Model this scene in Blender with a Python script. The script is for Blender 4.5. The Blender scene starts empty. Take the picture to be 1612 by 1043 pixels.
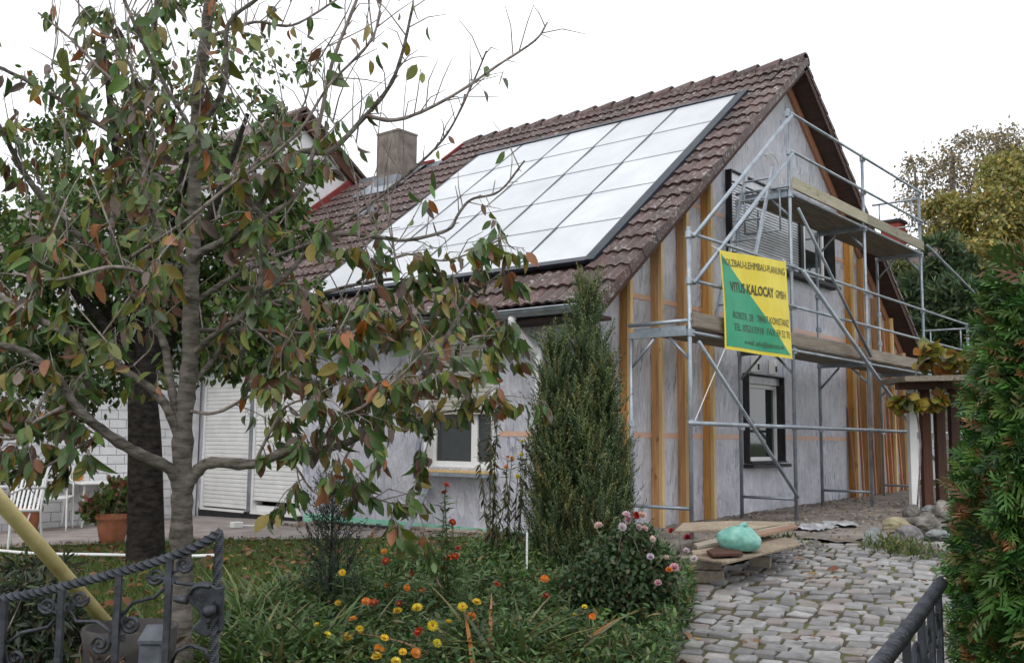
import bpy, bmesh, math, random
import numpy as np
from mathutils import Vector, Matrix, noise as mn
rs = np.random.RandomState(7); random.seed(7)
SC = bpy.context.scene
COL = SC.collection
# ------------------------------------------------------------------ camera
CAM = np.array([-7.2188, -6.2312, 0.8564]); YAW, PIT, ROL, FPX = 0.8749, 0.1096, 0.0098, 1553.52
PW, PH = 1612, 1043
FW = np.array([math.sin(YAW)*math.cos(PIT), math.cos(YAW)*math.cos(PIT), math.sin(PIT)])
_r = np.array([math.cos(YAW), -math.sin(YAW), 0]); _u = np.cross(_r, FW)
RT = _r*math.cos(ROL) + _u*math.sin(ROL); UP = -_r*math.sin(ROL) + _u*math.cos(ROL)
cd = bpy.data.cameras.new('camera'); cam = bpy.data.objects.new('camera', cd); COL.objects.link(cam)
cd.sensor_width = 36; cd.lens = FPX/PW*36; cd.clip_end = 2000; cd.clip_start = 0.05
cam.matrix_world = Matrix(((RT[0], UP[0], -FW[0], CAM[0]), (RT[1], UP[1], -FW[1], CAM[1]), (RT[2], UP[2], -FW[2], CAM[2]), (0, 0, 0, 1)))
SC.camera = cam
# ------------------------------------------------------------------ sky, sun, exposure
w = bpy.data.worlds.new('World'); SC.world = w; w.use_nodes = True
nt = w.node_tree; nt.nodes.clear()
wo = nt.nodes.new('ShaderNodeOutputWorld'); bg = nt.nodes.new('ShaderNodeBackground')
sky = nt.nodes.new('ShaderNodeTexSky'); sky.sky_type = 'NISHITA'; sky.sun_disc = False
SUN_EL, SUN_AZ = 48, 250
sky.sun_elevation = math.radians(SUN_EL); sky.sun_rotation = math.radians(SUN_AZ)
mx = nt.nodes.new('ShaderNodeMixRGB'); mx.inputs[0].default_value = 0.9        # closed cloud layer over the blue sky
mx.inputs[2].default_value = (10.6, 10.8, 11.2, 1)
nt.links.new(sky.outputs[0], mx.inputs[1]); nt.links.new(mx.outputs[0], bg.inputs[0]); nt.links.new(bg.outputs[0], wo.inputs[0])
bg.inputs[1].default_value = 0.12
sl = bpy.data.lights.new('sun', 'SUN'); sl.energy = 0.8; sl.angle = math.radians(25); sl.color = (1, .96, .9)
so = bpy.data.objects.new('sun', sl); COL.objects.link(so)
_a = math.radians(SUN_AZ); _e = math.radians(SUN_EL)
so.rotation_euler = Vector((math.sin(_a)*math.cos(_e), math.cos(_a)*math.cos(_e), math.sin(_e))).to_track_quat('Z', 'Y').to_euler()
SC.view_settings.view_transform = 'Standard'; SC.view_settings.look = 'None'; SC.view_settings.gamma = 1
SC.view_settings.exposure = 0.2
SC.cycles.use_denoising = True
SC.cycles.max_bounces = 4; SC.cycles.diffuse_bounces = 3; SC.cycles.glossy_bounces = 2; SC.cycles.transmission_bounces = 2; SC.cycles.transparent_max_bounces = 6
SC.cycles.use_adaptive_sampling = True; SC.cycles.adaptive_threshold = .03
SC.cycles.caustics_reflective = False; SC.cycles.caustics_refractive = False

# ------------------------------------------------------------------ helpers
def at(u, v, d): return CAM + d*(FW + RT*((u-PW/2)/FPX) - UP*((v-PH/2)/FPX))
def proj(P):
    d = np.asarray(P, float) - CAM; z = d@FW
    return PW/2 + FPX*(d@RT)/z, PH/2 - FPX*(d@UP)/z, z
def on(u, v, ax, k):
    d = FW + RT*((u-PW/2)/FPX) - UP*((v-PH/2)/FPX); t = (k-CAM[ax])/d[ax]; return CAM + d*t
def zt(x, y):
    a = (x-CAM[0])*.763+(y-CAM[1])*.637; t = -(x-CAM[0])*.637+(y-CAM[1])*.763
    A = -.85+.073*a; B = -.22-.03*np.clip(t, -9, 9); k = .1
    h = np.clip(.5+.5*(B-A)/k, 0, 1); return B*(1-h)+A*h-k*h*(1-h)
def gnd(u, v):
    d = FW + RT*((u-PW/2)/FPX) - UP*((v-PH/2)/FPX)
    t = 1.0
    while t < 60:
        q = CAM+d*t
        if q[2] <= zt(q[0], q[1]): break
        t += .01
    return np.array([q[0], q[1], zt(q[0], q[1])])
def onz(x, y): return np.array([x, y, float(zt(x, y))])
def link(o, parent=None):
    COL.objects.link(o)
    if parent is not None: o.parent = parent
    return o
def tag(o, label=None, cat=None, group=None, kind=None):
    if label: o['label'] = label
    if cat: o['category'] = cat
    if group: o['group'] = group
    if kind: o['kind'] = kind
    return o
def empty(name, loc=(0, 0, 0)):
    o = bpy.data.objects.new(name, None); o.location = Vector(loc); o.empty_display_size = .1
    return link(o)
class MB:
    """collects shapes in world coordinates; build() links ONE mesh object"""
    def __init__(s): s.v = []; s.f = []; s.m = []
    def add(s, vs, fs, mi=0):
        n = len(s.v); s.v += [tuple(map(float, q)) for q in vs]; s.f += [tuple(i+n for i in f) for f in fs]; s.m += [mi]*len(fs); return s
    def box(s, lo, hi, mi=0):
        (a, b, c), (d, e, f) = lo, hi
        return s.add([(a, b, c), (d, b, c), (d, e, c), (a, e, c), (a, b, f), (d, b, f), (d, e, f), (a, e, f)],
                     [(0, 3, 2, 1), (4, 5, 6, 7), (0, 1, 5, 4), (1, 2, 6, 5), (2, 3, 7, 6), (3, 0, 4, 7)], mi)
    def beam(s, a, b, w_, h_, up=(0, 0, 1), mi=0):
        a, b = np.array(a, float), np.array(b, float); t = b-a; t /= np.linalg.norm(t); up = np.array(up, float)
        sd = np.cross(t, up); 
        if np.linalg.norm(sd) < 1e-4: sd = np.cross(t, (1, 0, 0))
        sd /= np.linalg.norm(sd); u_ = np.cross(sd, t)
        P = []
        for q in (a, b):
            for i, j in ((-1, -1), (1, -1), (1, 1), (-1, 1)): P.append(q+sd*i*w_/2+u_*j*h_/2)
        return s.add(P, [(0, 1, 2, 3), (7, 6, 5, 4), (0, 4, 5, 1), (1, 5, 6, 2), (2, 6, 7, 3), (3, 7, 4, 0)], mi)
    def tube(s, pts, r, n=8, caps=True, mi=0, twist=0, jit=0):
        pts = [np.array(q, float) for q in pts]; m = len(pts)
        r = [r]*m if np.isscalar(r) else list(r)
        ref = None; V = []
        for i in range(m):
            t = pts[min(i+1, m-1)]-pts[max(i-1, 0)]; t /= (np.linalg.norm(t)+1e-9)
            if ref is None:
                ref = np.cross(t, (0, 0, 1.)); 
                if np.linalg.norm(ref) < 1e-2: ref = np.cross(t, (1., 0, 0))
            ref = ref-t*(ref@t); ref /= (np.linalg.norm(ref)+1e-9); b = np.cross(t, ref)
            for k in range(n):
                a = 2*math.pi*k/n + twist*i; rr = r[i]*(1+(rs.uniform(-jit, jit) if jit else 0))
                V.append(pts[i]+(ref*math.cos(a)+b*math.sin(a))*rr)
        F = [(i*n+k, i*n+(k+1) % n, (i+1)*n+(k+1) % n, (i+1)*n+k) for i in range(m-1) for k in range(n)]
        if caps: F += [tuple(range(n-1, -1, -1)), tuple((m-1)*n+k for k in range(n))]
        return s.add(V, F, mi)
    def lathe(s, c, prof, n=20, axis=None, mi=0):
        c = np.array(c, float); V = []
        for r, z in prof:
            for k in range(n):
                a = 2*math.pi*k/n; V.append(c+np.array([r*math.cos(a), r*math.sin(a), z]))
        m = len(prof)
        F = [(i*n+k, i*n+(k+1) % n, (i+1)*n+(k+1) % n, (i+1)*n+k) for i in range(m-1) for k in range(n)]
        return s.add(V, F, mi)
    def prism(s, poly, off, mi=0):
        off = np.array(off, float); n = len(poly); P = [np.array(q, float) for q in poly]
        return s.add(P+[q+off for q in P], [tuple(range(n-1, -1, -1)), tuple(range(n, 2*n))]+[(i, (i+1) % n, n+(i+1) % n, n+i) for i in range(n)], mi)
    def build(s, name, mat, parent=None, smooth=False, fix=True, bevel=0):
        me = bpy.data.meshes.new(name); org = np.array(parent.location) if parent is not None and parent.type == 'EMPTY' else np.zeros(3)
        if parent is not None and parent.type != 'EMPTY': org = np.array(parent.get('_org', (0, 0, 0)))
        me.from_pydata([tuple(np.array(q)-org) for q in s.v], [], s.f)
        for q in (mat if isinstance(mat, (list, tuple)) else [mat]): me.materials.append(q)
        if any(s.m): me.polygons.foreach_set('material_index', s.m)
        if fix:
            bm = bmesh.new(); bm.from_mesh(me); bmesh.ops.recalc_face_normals(bm, faces=bm.faces)
            if bevel: bmesh.ops.bevel(bm, geom=bm.edges[:], offset=bevel, segments=1, affect='EDGES')
            bm.to_mesh(me); bm.free()
        if smooth: me.polygons.foreach_set('use_smooth', [True]*len(me.polygons))
        o = bpy.data.objects.new(name, me); o['_org'] = [float(q) for q in org]
        return link(o, parent)
def mesh_np(name, V, T, mat, C=None, smooth=False):
    """V (n,3), T (m,k) constant-size faces"""
    me = bpy.data.meshes.new(name); k = T.shape[1]
    me.vertices.add(len(V)); me.vertices.foreach_set('co', np.asarray(V, np.float32).ravel())
    me.loops.add(T.size); me.loops.foreach_set('vertex_index', T.astype(np.int32).ravel())
    me.polygons.add(len(T)); me.polygons.foreach_set('loop_start', np.arange(0, T.size, k, dtype=np.int32))
    if C is not None:
        ca = me.color_attributes.new('Col', 'FLOAT_COLOR', 'POINT')
        ca.data.foreach_set('color', np.concatenate([C, np.ones((len(C), 1))], 1).astype(np.float32).ravel())
    me.update(); me.validate(); me.materials.append(mat)
    if smooth: me.polygons.foreach_set('use_smooth', [True]*len(me.polygons))
    return me
def nrm(a): return a/(np.linalg.norm(a, axis=-1, keepdims=True)+1e-9)
def scatter_arrays(T, F, O, A, N, S, C):
    A = nrm(A); N = N-A*np.sum(N*A, 1, keepdims=True); N = nrm(N); B = np.cross(N, A)
    S = np.asarray(S, float); 
    if S.ndim == 1: S = np.repeat(S[:, None], 3, 1)
    R = np.stack([A, B, N], 2)                                   # columns
    V = O[:, None, :] + np.einsum('nij,nkj->nki', R, T[None]*S[:, None, :])
    n, k = len(O), len(T)
    FF = (F[None]+(np.arange(n)*k)[:, None, None]).reshape(-1, F.shape[1])
    return V.reshape(-1, 3), FF, np.repeat(C, k, 0)
def scatter(name, T, F, O, A, N, S, C, mat, parent=None, smooth=False):
    V, FF, CC = scatter_arrays(T, F, O, A, N, S, C)
    if parent is not None: V = V-np.array(parent.location)
    o = bpy.data.objects.new(name, mesh_np(name, V, FF, mat, CC, smooth)); return link(o, parent)
def rnd(n, a=-1, b=1): return rs.uniform(a, b, (n, 3))
def inpoly(x, y, P):
    x = np.asarray(x); y = np.asarray(y); r = np.zeros(x.shape, bool); n = len(P)
    for i in range(n):
        x0, y0 = P[i][:2]; x1, y1 = P[(i+1) % n][:2]
        c = ((y0 > y) != (y1 > y)) & (x < (x1-x0)*(y-y0)/((y1-y0) if y1 != y0 else 1e-9)+x0); r ^= c
    return r
def smoothline(pts, n=4):
    P = [np.array(q, float) for q in pts]; P = [2*P[0]-P[1]]+P+[2*P[-1]-P[-2]]; out = []
    for i in range(1, len(P)-2):
        for k in range(n):
            t = k/n; a, b, c, d = P[i-1], P[i], P[i+1], P[i+2]
            out.append(.5*((2*b)+(c-a)*t+(2*a-5*b+4*c-d)*t*t+(-a+3*b-3*c+d)*t**3))
    out.append(P[-2]); return out

# ------------------------------------------------------------------ materials
class NT:
    def __init__(s, name):
        s.mat = bpy.data.materials.new(name); s.mat.use_nodes = True; s.t = s.mat.node_tree; s.t.nodes.clear()
        s.out = s.n('OutputMaterial'); s.p = s.n('BsdfPrincipled'); s.l(s.p.outputs[0], s.out.inputs[0])
    def n(s, k): return s.t.nodes.new('ShaderNode'+k)
    def l(s, a, b): s.t.links.new(a, b)
    def coord(s, sc=(1, 1, 1), kind='Object', rot=(0, 0, 0)):
        c = s.n('TexCoord'); m = s.n('Mapping'); m.inputs['Scale'].default_value = sc; m.inputs['Rotation'].default_value = rot; s.l(c.outputs[kind], m.inputs[0]); return m.outputs[0]
    def noise(s, vec, scale, det=5, rough=.6):
        n = s.n('TexNoise'); n.inputs['Scale'].default_value = scale; n.inputs['Detail'].default_value = det; n.inputs['Roughness'].default_value = rough
        if vec is not None: s.l(vec, n.inputs['Vector'])
        return n.outputs['Fac']
    def ramp(s, f, a, b, ca=(0, 0, 0), cb=(1, 1, 1)):
        r = s.n('ValToRGB'); r.color_ramp.elements[0].position = a; r.color_ramp.elements[1].position = b
        r.color_ramp.elements[0].color = (*ca, 1); r.color_ramp.elements[1].color = (*cb, 1); s.l(f, r.inputs[0]); return r.outputs[0]
    def mix(s, f, a, b, mode='MIX'):
        m = s.n('MixRGB'); m.blend_type = mode
        for i, q in ((0, f), (1, a), (2, b)):
            if hasattr(q, 'links'): s.l(q, m.inputs[i])
            else: m.inputs[i].default_value = q if i == 0 else (*q, 1)
        return m.outputs[0]
    def math(s, op, a, b=0.0):
        m = s.n('Math'); m.operation = op
        for i, q in ((0, a), (1, b)):
            if hasattr(q, 'links'): s.l(q, m.inputs[i])
            else: m.inputs[i].default_value = q
        return m.outputs[0]
    def rand(s):
        o = s.n('ObjectInfo'); g = s.n('NewGeometry'); return s.math('FRACT', s.math('ADD', o.outputs['Random'], g.outputs['Random Per Island']))
    def vary(s, col, amt):
        h = s.n('HueSaturation'); r = s.rand(); s.l(s.math('ADD', s.math('MULTIPLY', r, 2*amt), 1-amt), h.inputs['Value'])
        r2 = s.math('FRACT', s.math('MULTIPLY', r, 17.3)); s.l(s.math('ADD', s.math('MULTIPLY', r2, amt), 1-amt*.5), h.inputs['Saturation'])
        s.l(col, h.inputs['Color']); return h.outputs[0]
    def bump(s, f, st=.3, d=.01, prev=None):
        b = s.n('Bump'); b.inputs['Strength'].default_value = st; b.inputs['Distance'].default_value = d; s.l(f, b.inputs['Height'])
        if prev: s.l(prev, b.inputs['Normal'])
        return b.outputs[0]
    def done(s, col, rough=.7, nor=None, metal=0, spec=.4):
        if hasattr(col, 'links'): s.l(col, s.p.inputs['Base Color'])
        else: s.p.inputs['Base Color'].default_value = (*col, 1)
        if hasattr(rough, 'links'): s.l(rough, s.p.inputs['Roughness'])
        else: s.p.inputs['Roughness'].default_value = rough
        s.p.inputs['Metallic'].default_value = metal; s.p.inputs['Specular IOR Level'].default_value = spec
        if nor: s.l(nor, s.p.inputs['Normal'])
        return s.mat
def simple(name, c1, c2, scale=8, rough=.7, bump=.2, vary=0, metal=0, spec=.35, sc=(1, 1, 1), bd=.01, lo=.35, hi=.65):
    m = NT(name); v = m.coord(sc); f = m.noise(v, scale); c = m.ramp(f, lo, hi, c1, c2)
    if vary: c = m.vary(c, vary)
    f2 = m.noise(v, scale*5, 6, .7)
    return m.done(c, rough, m.bump(f2, bump, bd) if bump else None, metal, spec)
def leafmat(name, source='attr', trans=.25, rough=.45, mott=.5, mcol=(.16, .07, .03), mscale=18, spec=.4):
    m = NT(name)
    if source == 'attr': a = m.n('Attribute'); a.attribute_name = 'Col'; c = a.outputs['Color']
    else: a = m.n('ObjectInfo'); c = a.outputs['Color']
    c = m.vary(c, .22)
    f = m.ramp(m.noise(m.coord(), mscale, 3), .5, .72)
    c = m.mix(m.math('MULTIPLY', f, mott), c, mcol)
    m.done(c, rough, m.bump(m.noise(m.coord(), mscale*3), .25, .004), 0, spec)
    if trans:
        t = m.n('BsdfTranslucent'); m.l(c, t.inputs[0]); x = m.n('MixShader'); x.inputs[0].default_value = trans
        m.l(m.p.outputs[0], x.inputs[1]); m.l(t.outputs[0], x.inputs[2]); m.l(x.outputs[0], m.out.inputs[0])
    return m.mat
MT = {}
def wood(name, c1, c2, ax=2, vary=.2, knots=True, rough=.75, k=1):
    m = NT(name); s_ = [14*k, 14*k, 14*k]; s_[ax] = .9*k; v = m.coord(tuple(s_)); f = m.noise(v, 2.2, 6, .65)
    c = m.ramp(f, .3, .7, c1, c2); c = m.vary(c, vary)
    if knots:
        s2 = [9, 9, 9]; s2[ax] = 4; kf = m.ramp(m.noise(m.coord(tuple(s2)), 1.3, 2), .66, .74); c = m.mix(m.math('MULTIPLY', kf, .65), c, tuple(q*.35 for q in c1))
    return m.done(c, rough, m.bump(f, .35, .004), 0, .25)
# house wrap: grey-lilac fleece with soft folds and faint printed dashes
m = NT('wrap'); v = m.coord(); f = m.noise(v, 2.3, 5, .6); f2 = m.noise(m.coord((1, 1, 3)), 1.1, 4)
c = m.mix(m.ramp(f, .3, .7), (.40, .405, .46), (.60, .605, .66)); c = m.mix(m.math('MULTIPLY', m.ramp(f2, .4, .75), .35), c, (.46, .43, .42)); c = m.mix(m.math('MULTIPLY', m.ramp(m.noise(m.coord((1, 1, .35)), 14, 4), .5, .75), .35), c, (.27, .28, .33))
pr = m.noise(m.coord((13, 13, 4), 'Object', (.35, .3, .35)), 1.0, 2); blk = m.noise(m.coord((1, 1, 1)), 1.35, 1)
msk = m.math('MULTIPLY', m.ramp(pr, .56, .62), m.ramp(blk, .5, .58)); c = m.mix(m.math('MULTIPLY', msk, .55), c, (.11, .14, .24))
wr = m.noise(m.coord((1.5, 1.5, .5), 'Object', (.3, .5, 0)), 3.0, 6, .55)
def ridge(rot, sc, pw):
    n_ = m.noise(m.coord((1.6, 1.6, .55), 'Object', rot), sc, 3, .5)
    return m.math('POWER', m.math('SUBTRACT', 1.0, m.math('ABSOLUTE', m.math('SUBTRACT', m.math('MULTIPLY', n_, 2.0), 1.0))), pw)
r1_ = ridge((.5, .6, .2), 3.2, 14); r2_ = ridge((-.6, -.7, .1), 5.0, 16); rr_ = m.math('ADD', r1_, m.math('MULTIPLY', r2_, .7))
c = m.mix(m.math('MULTIPLY', rr_, .2), c, (.70, .70, .74))
MT['wrap'] = m.done(c, .5, m.bump(rr_, .55, .02, m.bump(wr, 1.0, .09)), 0, .5)
MT['tape'] = simple('tape', (.62, .36, .24), (.60, .42, .34), 12, .5, .1)
MT['green_strip'] = simple('green_strip', (.20, .50, .36), (.30, .60, .46), 5, .6, .2)
MT['osb'] = wood('osb', (.28, .135, .042), (.53, .28, .105), 2, .3)
MT['flange'] = wood('flange', (.52, .34, .15), (.72, .52, .27), 2, .12)
MT['oldwood'] = wood('oldwood', (.22, .18, .14), (.40, .35, .29), 0, .25)
m = NT('chip'); v = m.coord(); c = m.ramp(m.noise(v, 30), .35, .65, (.25, .195, .135), (.40, .33, .245)); c = m.vary(c, .2); c = m.mix(m.math('MULTIPLY', m.ramp(m.noise(v, 3.5, 6, .7), .42, .68), .65), c, (.15, .12, .095))
MT['chip'] = m.done(c, .85, m.bump(m.noise(v, 60), .5, .006), 0, .25)
MT['redwood'] = wood('redwood', (.33, .13, .07), (.46, .22, .13), 2, .15)
MT['soffit'] = wood('soffit', (.045, .026, .02), (.085, .05, .04), 1, .3, False)
m = NT('roof_tile'); v = m.coord(kind='Object'); g = m.n('NewGeometry')
f = m.noise(g.outputs['Position'], 1.6, 5); c = m.ramp(f, .3, .7, (.058, .032, .029), (.105, .062, .056)); c = m.vary(c, .3)
li = m.noise(g.outputs['Position'], 19, 4, .7); big = m.ramp(m.noise(g.outputs['Position'], 2.3, 3), .35, .62)
lk = m.math('MULTIPLY', m.ramp(li, .55, .62), big); c = m.mix(m.math('MULTIPLY', lk, .8), c, (.42, .41, .38))
MT['tile'] = m.done(c, .58, m.bump(m.noise(g.outputs['Position'], 45), .3, .006), 0, .45)
m = NT('panel_glass'); v = m.coord(); f = m.noise(v, 1.5, 4); c = m.ramp(f, .3, .7, (.46, .48, .505), (.57, .59, .61)); c = m.mix(m.math('MULTIPLY', m.ramp(m.noise(m.coord((1, 6, 1)), 3, 5), .45, .8), .35), c, (.46, .475, .49))  # whitish base colour stands in for overcast sky reflected in the panes
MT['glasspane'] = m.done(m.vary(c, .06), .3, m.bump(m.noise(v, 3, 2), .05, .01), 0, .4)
MT['panelframe'] = simple('panelframe', (.022, .026, .034), (.04, .045, .06), 6, .4, .05, 0, .3)
MT['zinc'] = simple('zinc', (.26, .29, .33), (.40, .43, .47), 9, .42, .15, .1, .7)
m = NT('scaffold_steel'); v = m.coord(); f = m.noise(v, 5, 5); c = m.ramp(f, .3, .7, (.21, .25, .29), (.40, .44, .48)); c = m.vary(c, .15)
rf = m.ramp(m.noise(v, 13, 4), .64, .74); c = m.mix(m.math('MULTIPLY', rf, .6), c, (.60, .60, .58))
MT['steel'] = m.done(c, .45, m.bump(m.noise(v, 60), .15, .003), .55, .5)
MT['deck'] = wood('deck', (.13, .11, .09), (.30, .26, .21), 0, .25)
MT['toe'] = wood('toe', (.27, .24, .17), (.44, .41, .31), 0, .25)
MT['white'] = simple('white', (.72, .72, .71), (.80, .80, .79), 5, .45, .1)
MT['whiteshutter'] = simple('whiteshutter', (.66, .66, .65), (.76, .76, .75), 3, .5, .05)
MT['beigeshutter'] = simple('beigeshutter', (.44, .42, .37), (.54, .52, .46), 3, .55, .05)
MT['greyshutter'] = simple('greyshutter', (.40, .41, .43), (.56, .57, .59), 3, .4, .05, 0, .4)
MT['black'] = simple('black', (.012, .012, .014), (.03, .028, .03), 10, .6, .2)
MT['brownpaint'] = wood('brownpaint', (.06, .028, .02), (.10, .05, .035), 2, .2, False)
m = NT('window_glass'); MT['glass'] = m.done((.02, .026, .028), .04, None, 0, .9)
MT['curtain'] = simple('curtain', (.34, .37, .38), (.52, .55, .56), 6, .8, .2, 0, 0, .1, (9, 9, .4))
MT['iron'] = simple('iron', (.030, .032, .040), (.075, .08, .095), 22, .42, .4, 0, .5)
MT['terracotta'] = simple('terracotta', (.30, .10, .05), (.42, .17, .09), 7, .8, .25)
MT['render_white'] = simple('render_white', (.66, .66, .67), (.76, .76, .77), 4, .8, .2, .05)
MT['concrete'] = simple('concrete', (.22, .19, .175), (.34, .30, .28), 3, .9, .35)
MT['chimney'] = simple('chimney', (.13, .115, .10), (.26, .22, .19), 4, .9, .4)
MT['redtrim'] = simple('redtrim', (.17, .025, .025), (.25, .045, .04), 6, .6, .1)
MT['bark'] = simple('bark', (.07, .06, .05), (.30, .27, .235), 11, .85, .9, 0, 0, .2, (1, 1, 3.2), .02, .32, .68)
MT['twig'] = simple('twig', (.13, .10, .09), (.33, .285, .255), 20, .8, .4)
MT['darkbark'] = simple('darkbark', (.010, .009, .008), (.045, .038, .033), 11, .9, .8, 0, 0, .15, (1, 1, 2.5), .02)
MT['stone'] = simple('stone', (.16, .15, .135), (.36, .34, .31), 7, .85, .9, .3, bd=.03)
m = NT('cobble'); v = m.coord(); g = m.n('NewGeometry'); f = m.noise(g.outputs['Position'], 9, 5)
c = m.ramp(f, .3, .7, (.17, .168, .168), (.31, .305, .305)); c = m.vary(c, .36)
c = m.mix(m.math('MULTIPLY', m.ramp(m.noise(g.outputs['Position'], 1.1, 6, .7), .5, .75), .3), c, (.12, .11, .10)); warm = m.ramp(m.math('FRACT', m.math('MULTIPLY', m.rand(), 7.7)), .6, .8); c = m.mix(m.math('MULTIPLY', warm, .3), c, (.27, .20, .155))
ms = m.math('MULTIPLY', m.ramp(m.noise(g.outputs['Position'], 3, 4), .6, .75), .35); c = m.mix(ms, c, (.10, .11, .04))
MT['cobble'] = m.done(c, .72, m.bump(m.noise(g.outputs['Position'], 55, 6, .7), .5, .006), 0, .35)
m = NT('joint_soil'); g = m.n('NewGeometry'); f = m.noise(g.outputs['Position'], 2.2, 5)
c = m.ramp(f, .42, .62, (.075, .062, .048), (.11, .115, .042)); MT['joint'] = m.done(c, .95, m.bump(m.noise(g.outputs['Position'], 60), .6, .01), 0, .1)
m = NT('lawn'); g = m.n('NewGeometry'); f = m.noise(g.outputs['Position'], 1.4, 6, .65); f2 = m.noise(g.outputs['Position'], 18, 5, .7)
c = m.ramp(f, .35, .7, (.035, .055, .014), (.075, .10, .026)); c = m.mix(m.ramp(f2, .52, .66), c, (.085, .05, .026))
MT['lawn'] = m.done(c, .95, m.bump(f2, .9, .04), 0, .1)
m = NT('dirt'); g = m.n('NewGeometry'); f = m.noise(g.outputs['Position'], 1.7, 7, .65); c = m.ramp(f, .35, .68, (.14, .12, .105), (.31, .275, .245)); c = m.mix(m.math('MULTIPLY', m.ramp(m.noise(g.outputs['Position'], 11, 6, .7), .5, .7), .6), c, (.10, .085, .075))
MT['dirt'] = m.done(c, .9, m.bump(m.noise(g.outputs['Position'], 22, 7, .7), .7, .03), 0, .2)
MT['leaf'] = leafmat('leaf'); MT['leafobj'] = leafmat('leafobj', 'obj', .22, .42, .55, (.15, .06, .03), 14)
MT['needle'] = leafmat('needle', 'attr', .15, .55, .15, (.12, .08, .03), 6)
MT['petal'] = leafmat('petal', 'attr', .15, .6, .1)
MT['petalobj'] = leafmat('petalobj', 'obj', .15, .6, .05)

# ------------------------------------------------------------------ ground
DRIVE = [gnd(1010, 1043), gnd(1075, 960), gnd(1090, 912), gnd(1170, 890), gnd(1262, 852), gnd(1385, 862), gnd(1520, 862)]
d0 = gnd(1520, 862); DRIVE += [np.array([1.0, -6.5, 0]), np.array([-4.5, -8.5, 0]), np.array([-5.6, -6.2, 0])]
def sheet(name, xs, ys, off, mat, keep=None, kind='structure', rough=0):
    X, Y = np.meshgrid(xs, ys, indexing='ij'); Z = zt(X, Y)+off
    if rough: Z = Z+rs.uniform(-rough, rough, Z.shape)
    V = np.stack([X, Y, Z], -1).reshape(-1, 3); n, k = len(xs), len(ys)
    I = np.arange(n*k).reshape(n, k); F = np.stack([I[:-1, :-1], I[1:, :-1], I[1:, 1:], I[:-1, 1:]], -1).reshape(-1, 4)
    if keep is not None:
        cx = V[F].mean(1); F = F[keep(cx[:, 0], cx[:, 1])]
    o = link(bpy.data.objects.new(name, mesh_np(name, V, F, mat))); return tag(o, kind=kind)
far = np.array([-900, -300, -100, -50, -28, -18]); xs = np.concatenate([far, np.arange(-12, 16, .4), -far[::-1]]); 
sheet('ground', xs, xs, 0, MT['lawn'])
sheet('driveway', np.arange(-7, 6.01, .15), np.arange(-8.6, -1.0, .15), .004, MT['joint'], lambda x, y: inpoly(x, y, DRIVE))
drive = bpy.data.objects['driveway']
sheet('dirt_path', np.arange(.2, 13, .1), np.arange(-3.6, .02, .1), .03, MT['dirt'], lambda x, y: ~inpoly(x, y, DRIVE) & (y > -2.35-.3*(x > 3)+.12*np.sin(x*3.7)+.08*np.sin(x*9.1)), rough=.012)
PATIO = [(1.64, 5.0), (1.64, 7.5), (-7, 7.5), (-6, 6.6), (-2.3, 5.2), (-.6, 3.85), (.0, 2.9), (.9, 1.6), (1.64, 1.0)]
sheet('patio', np.arange(-7, 1.7, .12), np.arange(.5, 7.5, .12), .012, MT['concrete'], lambda x, y: inpoly(x, y, PATIO))
# cobbles: rows run across the drive
ca = math.radians(-76); rdir = np.array([math.cos(ca), math.sin(ca)]); cdir = np.array([-rdir[1], rdir[0]])
def cobble_mesh(k):
    r = np.random.RandomState(k); b = np.array([(-.5, -.5), (.5, -.5), (.5, .5), (-.5, .5)])+r.uniform(-.11, .11, (4, 2))
    V = []
    for sc_, z in ((1, -.06), (1, -.012), (.82, 0)): V += [(q[0]*sc_, q[1]*sc_, z+(r.uniform(-.006, .006) if z == 0 else 0)) for q in b]
    F = [(8, 9, 10, 11)]+[(i+4*l, (i+1) % 4+4*l, (i+1) % 4+4*l+4, i+4*l+4) for l in (0, 1) for i in range(4)]
    return np.array(V), F
CV = [cobble_mesh(k) for k in range(8)]
cme = []
for V, F in CV:
    me = bpy.data.meshes.new('cobble'); me.from_pydata([tuple(q) for q in V], [], F); me.materials.append(MT['cobble']); cme.append(me)
stones = []
o0 = np.array([-2.2, -4.2])
row = -46
while row < 70:
    v0 = row*.152; s_ = -6+rs.uniform(0, .2)
    while s_ < 6:
        wd = rs.uniform(.105, .175); c2 = o0+rdir*(s_+wd/2)+cdir*(v0+.03*math.sin(s_*.9+row*.2)); s_ += wd+.014
        if inpoly(c2[0:1], c2[1:2], DRIVE)[0]:
            u_, v_, z_ = proj((c2[0], c2[1], zt(*c2)))
            if -60 < u_ < 2300 and z_ > .8 and v_ < 1700: stones.append((c2, wd, u_, v_, z_))
    row += 1
stones.sort(key=lambda q: (q[4] if (q[3] < 1043 and 1060 < q[2] < 1480) else 50+q[4]))
mb = MB()
for i, (c2, wd, u_, v_, z_) in enumerate(stones):
    k = rs.randint(8); an = ca+rs.normal(0, .06); sx, sy = wd*rs.uniform(.9, .98), .131*rs.uniform(.88, 1.05); z0 = float(zt(*c2))+.022+rs.uniform(-.011, .011)
    if i < 300:
        o = bpy.data.objects.new('cobble', cme[k]); o.location = (c2[0], c2[1], z0); o.rotation_euler = (rs.normal(0, .05), rs.normal(0, .05), an); o.scale = (sx, sy, 1); link(o, drive)
    else:
        V, F = CV[k]; co, si = math.cos(an), math.sin(an)
        mb.add([(c2[0]+q[0]*sx*co-q[1]*sy*si, c2[1]+q[0]*sx*si+q[1]*sy*co, z0+q[2]) for q in V], F)
if mb.v: tag(mb.build('cobbles', MT['cobble'], drive), kind='stuff')
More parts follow.
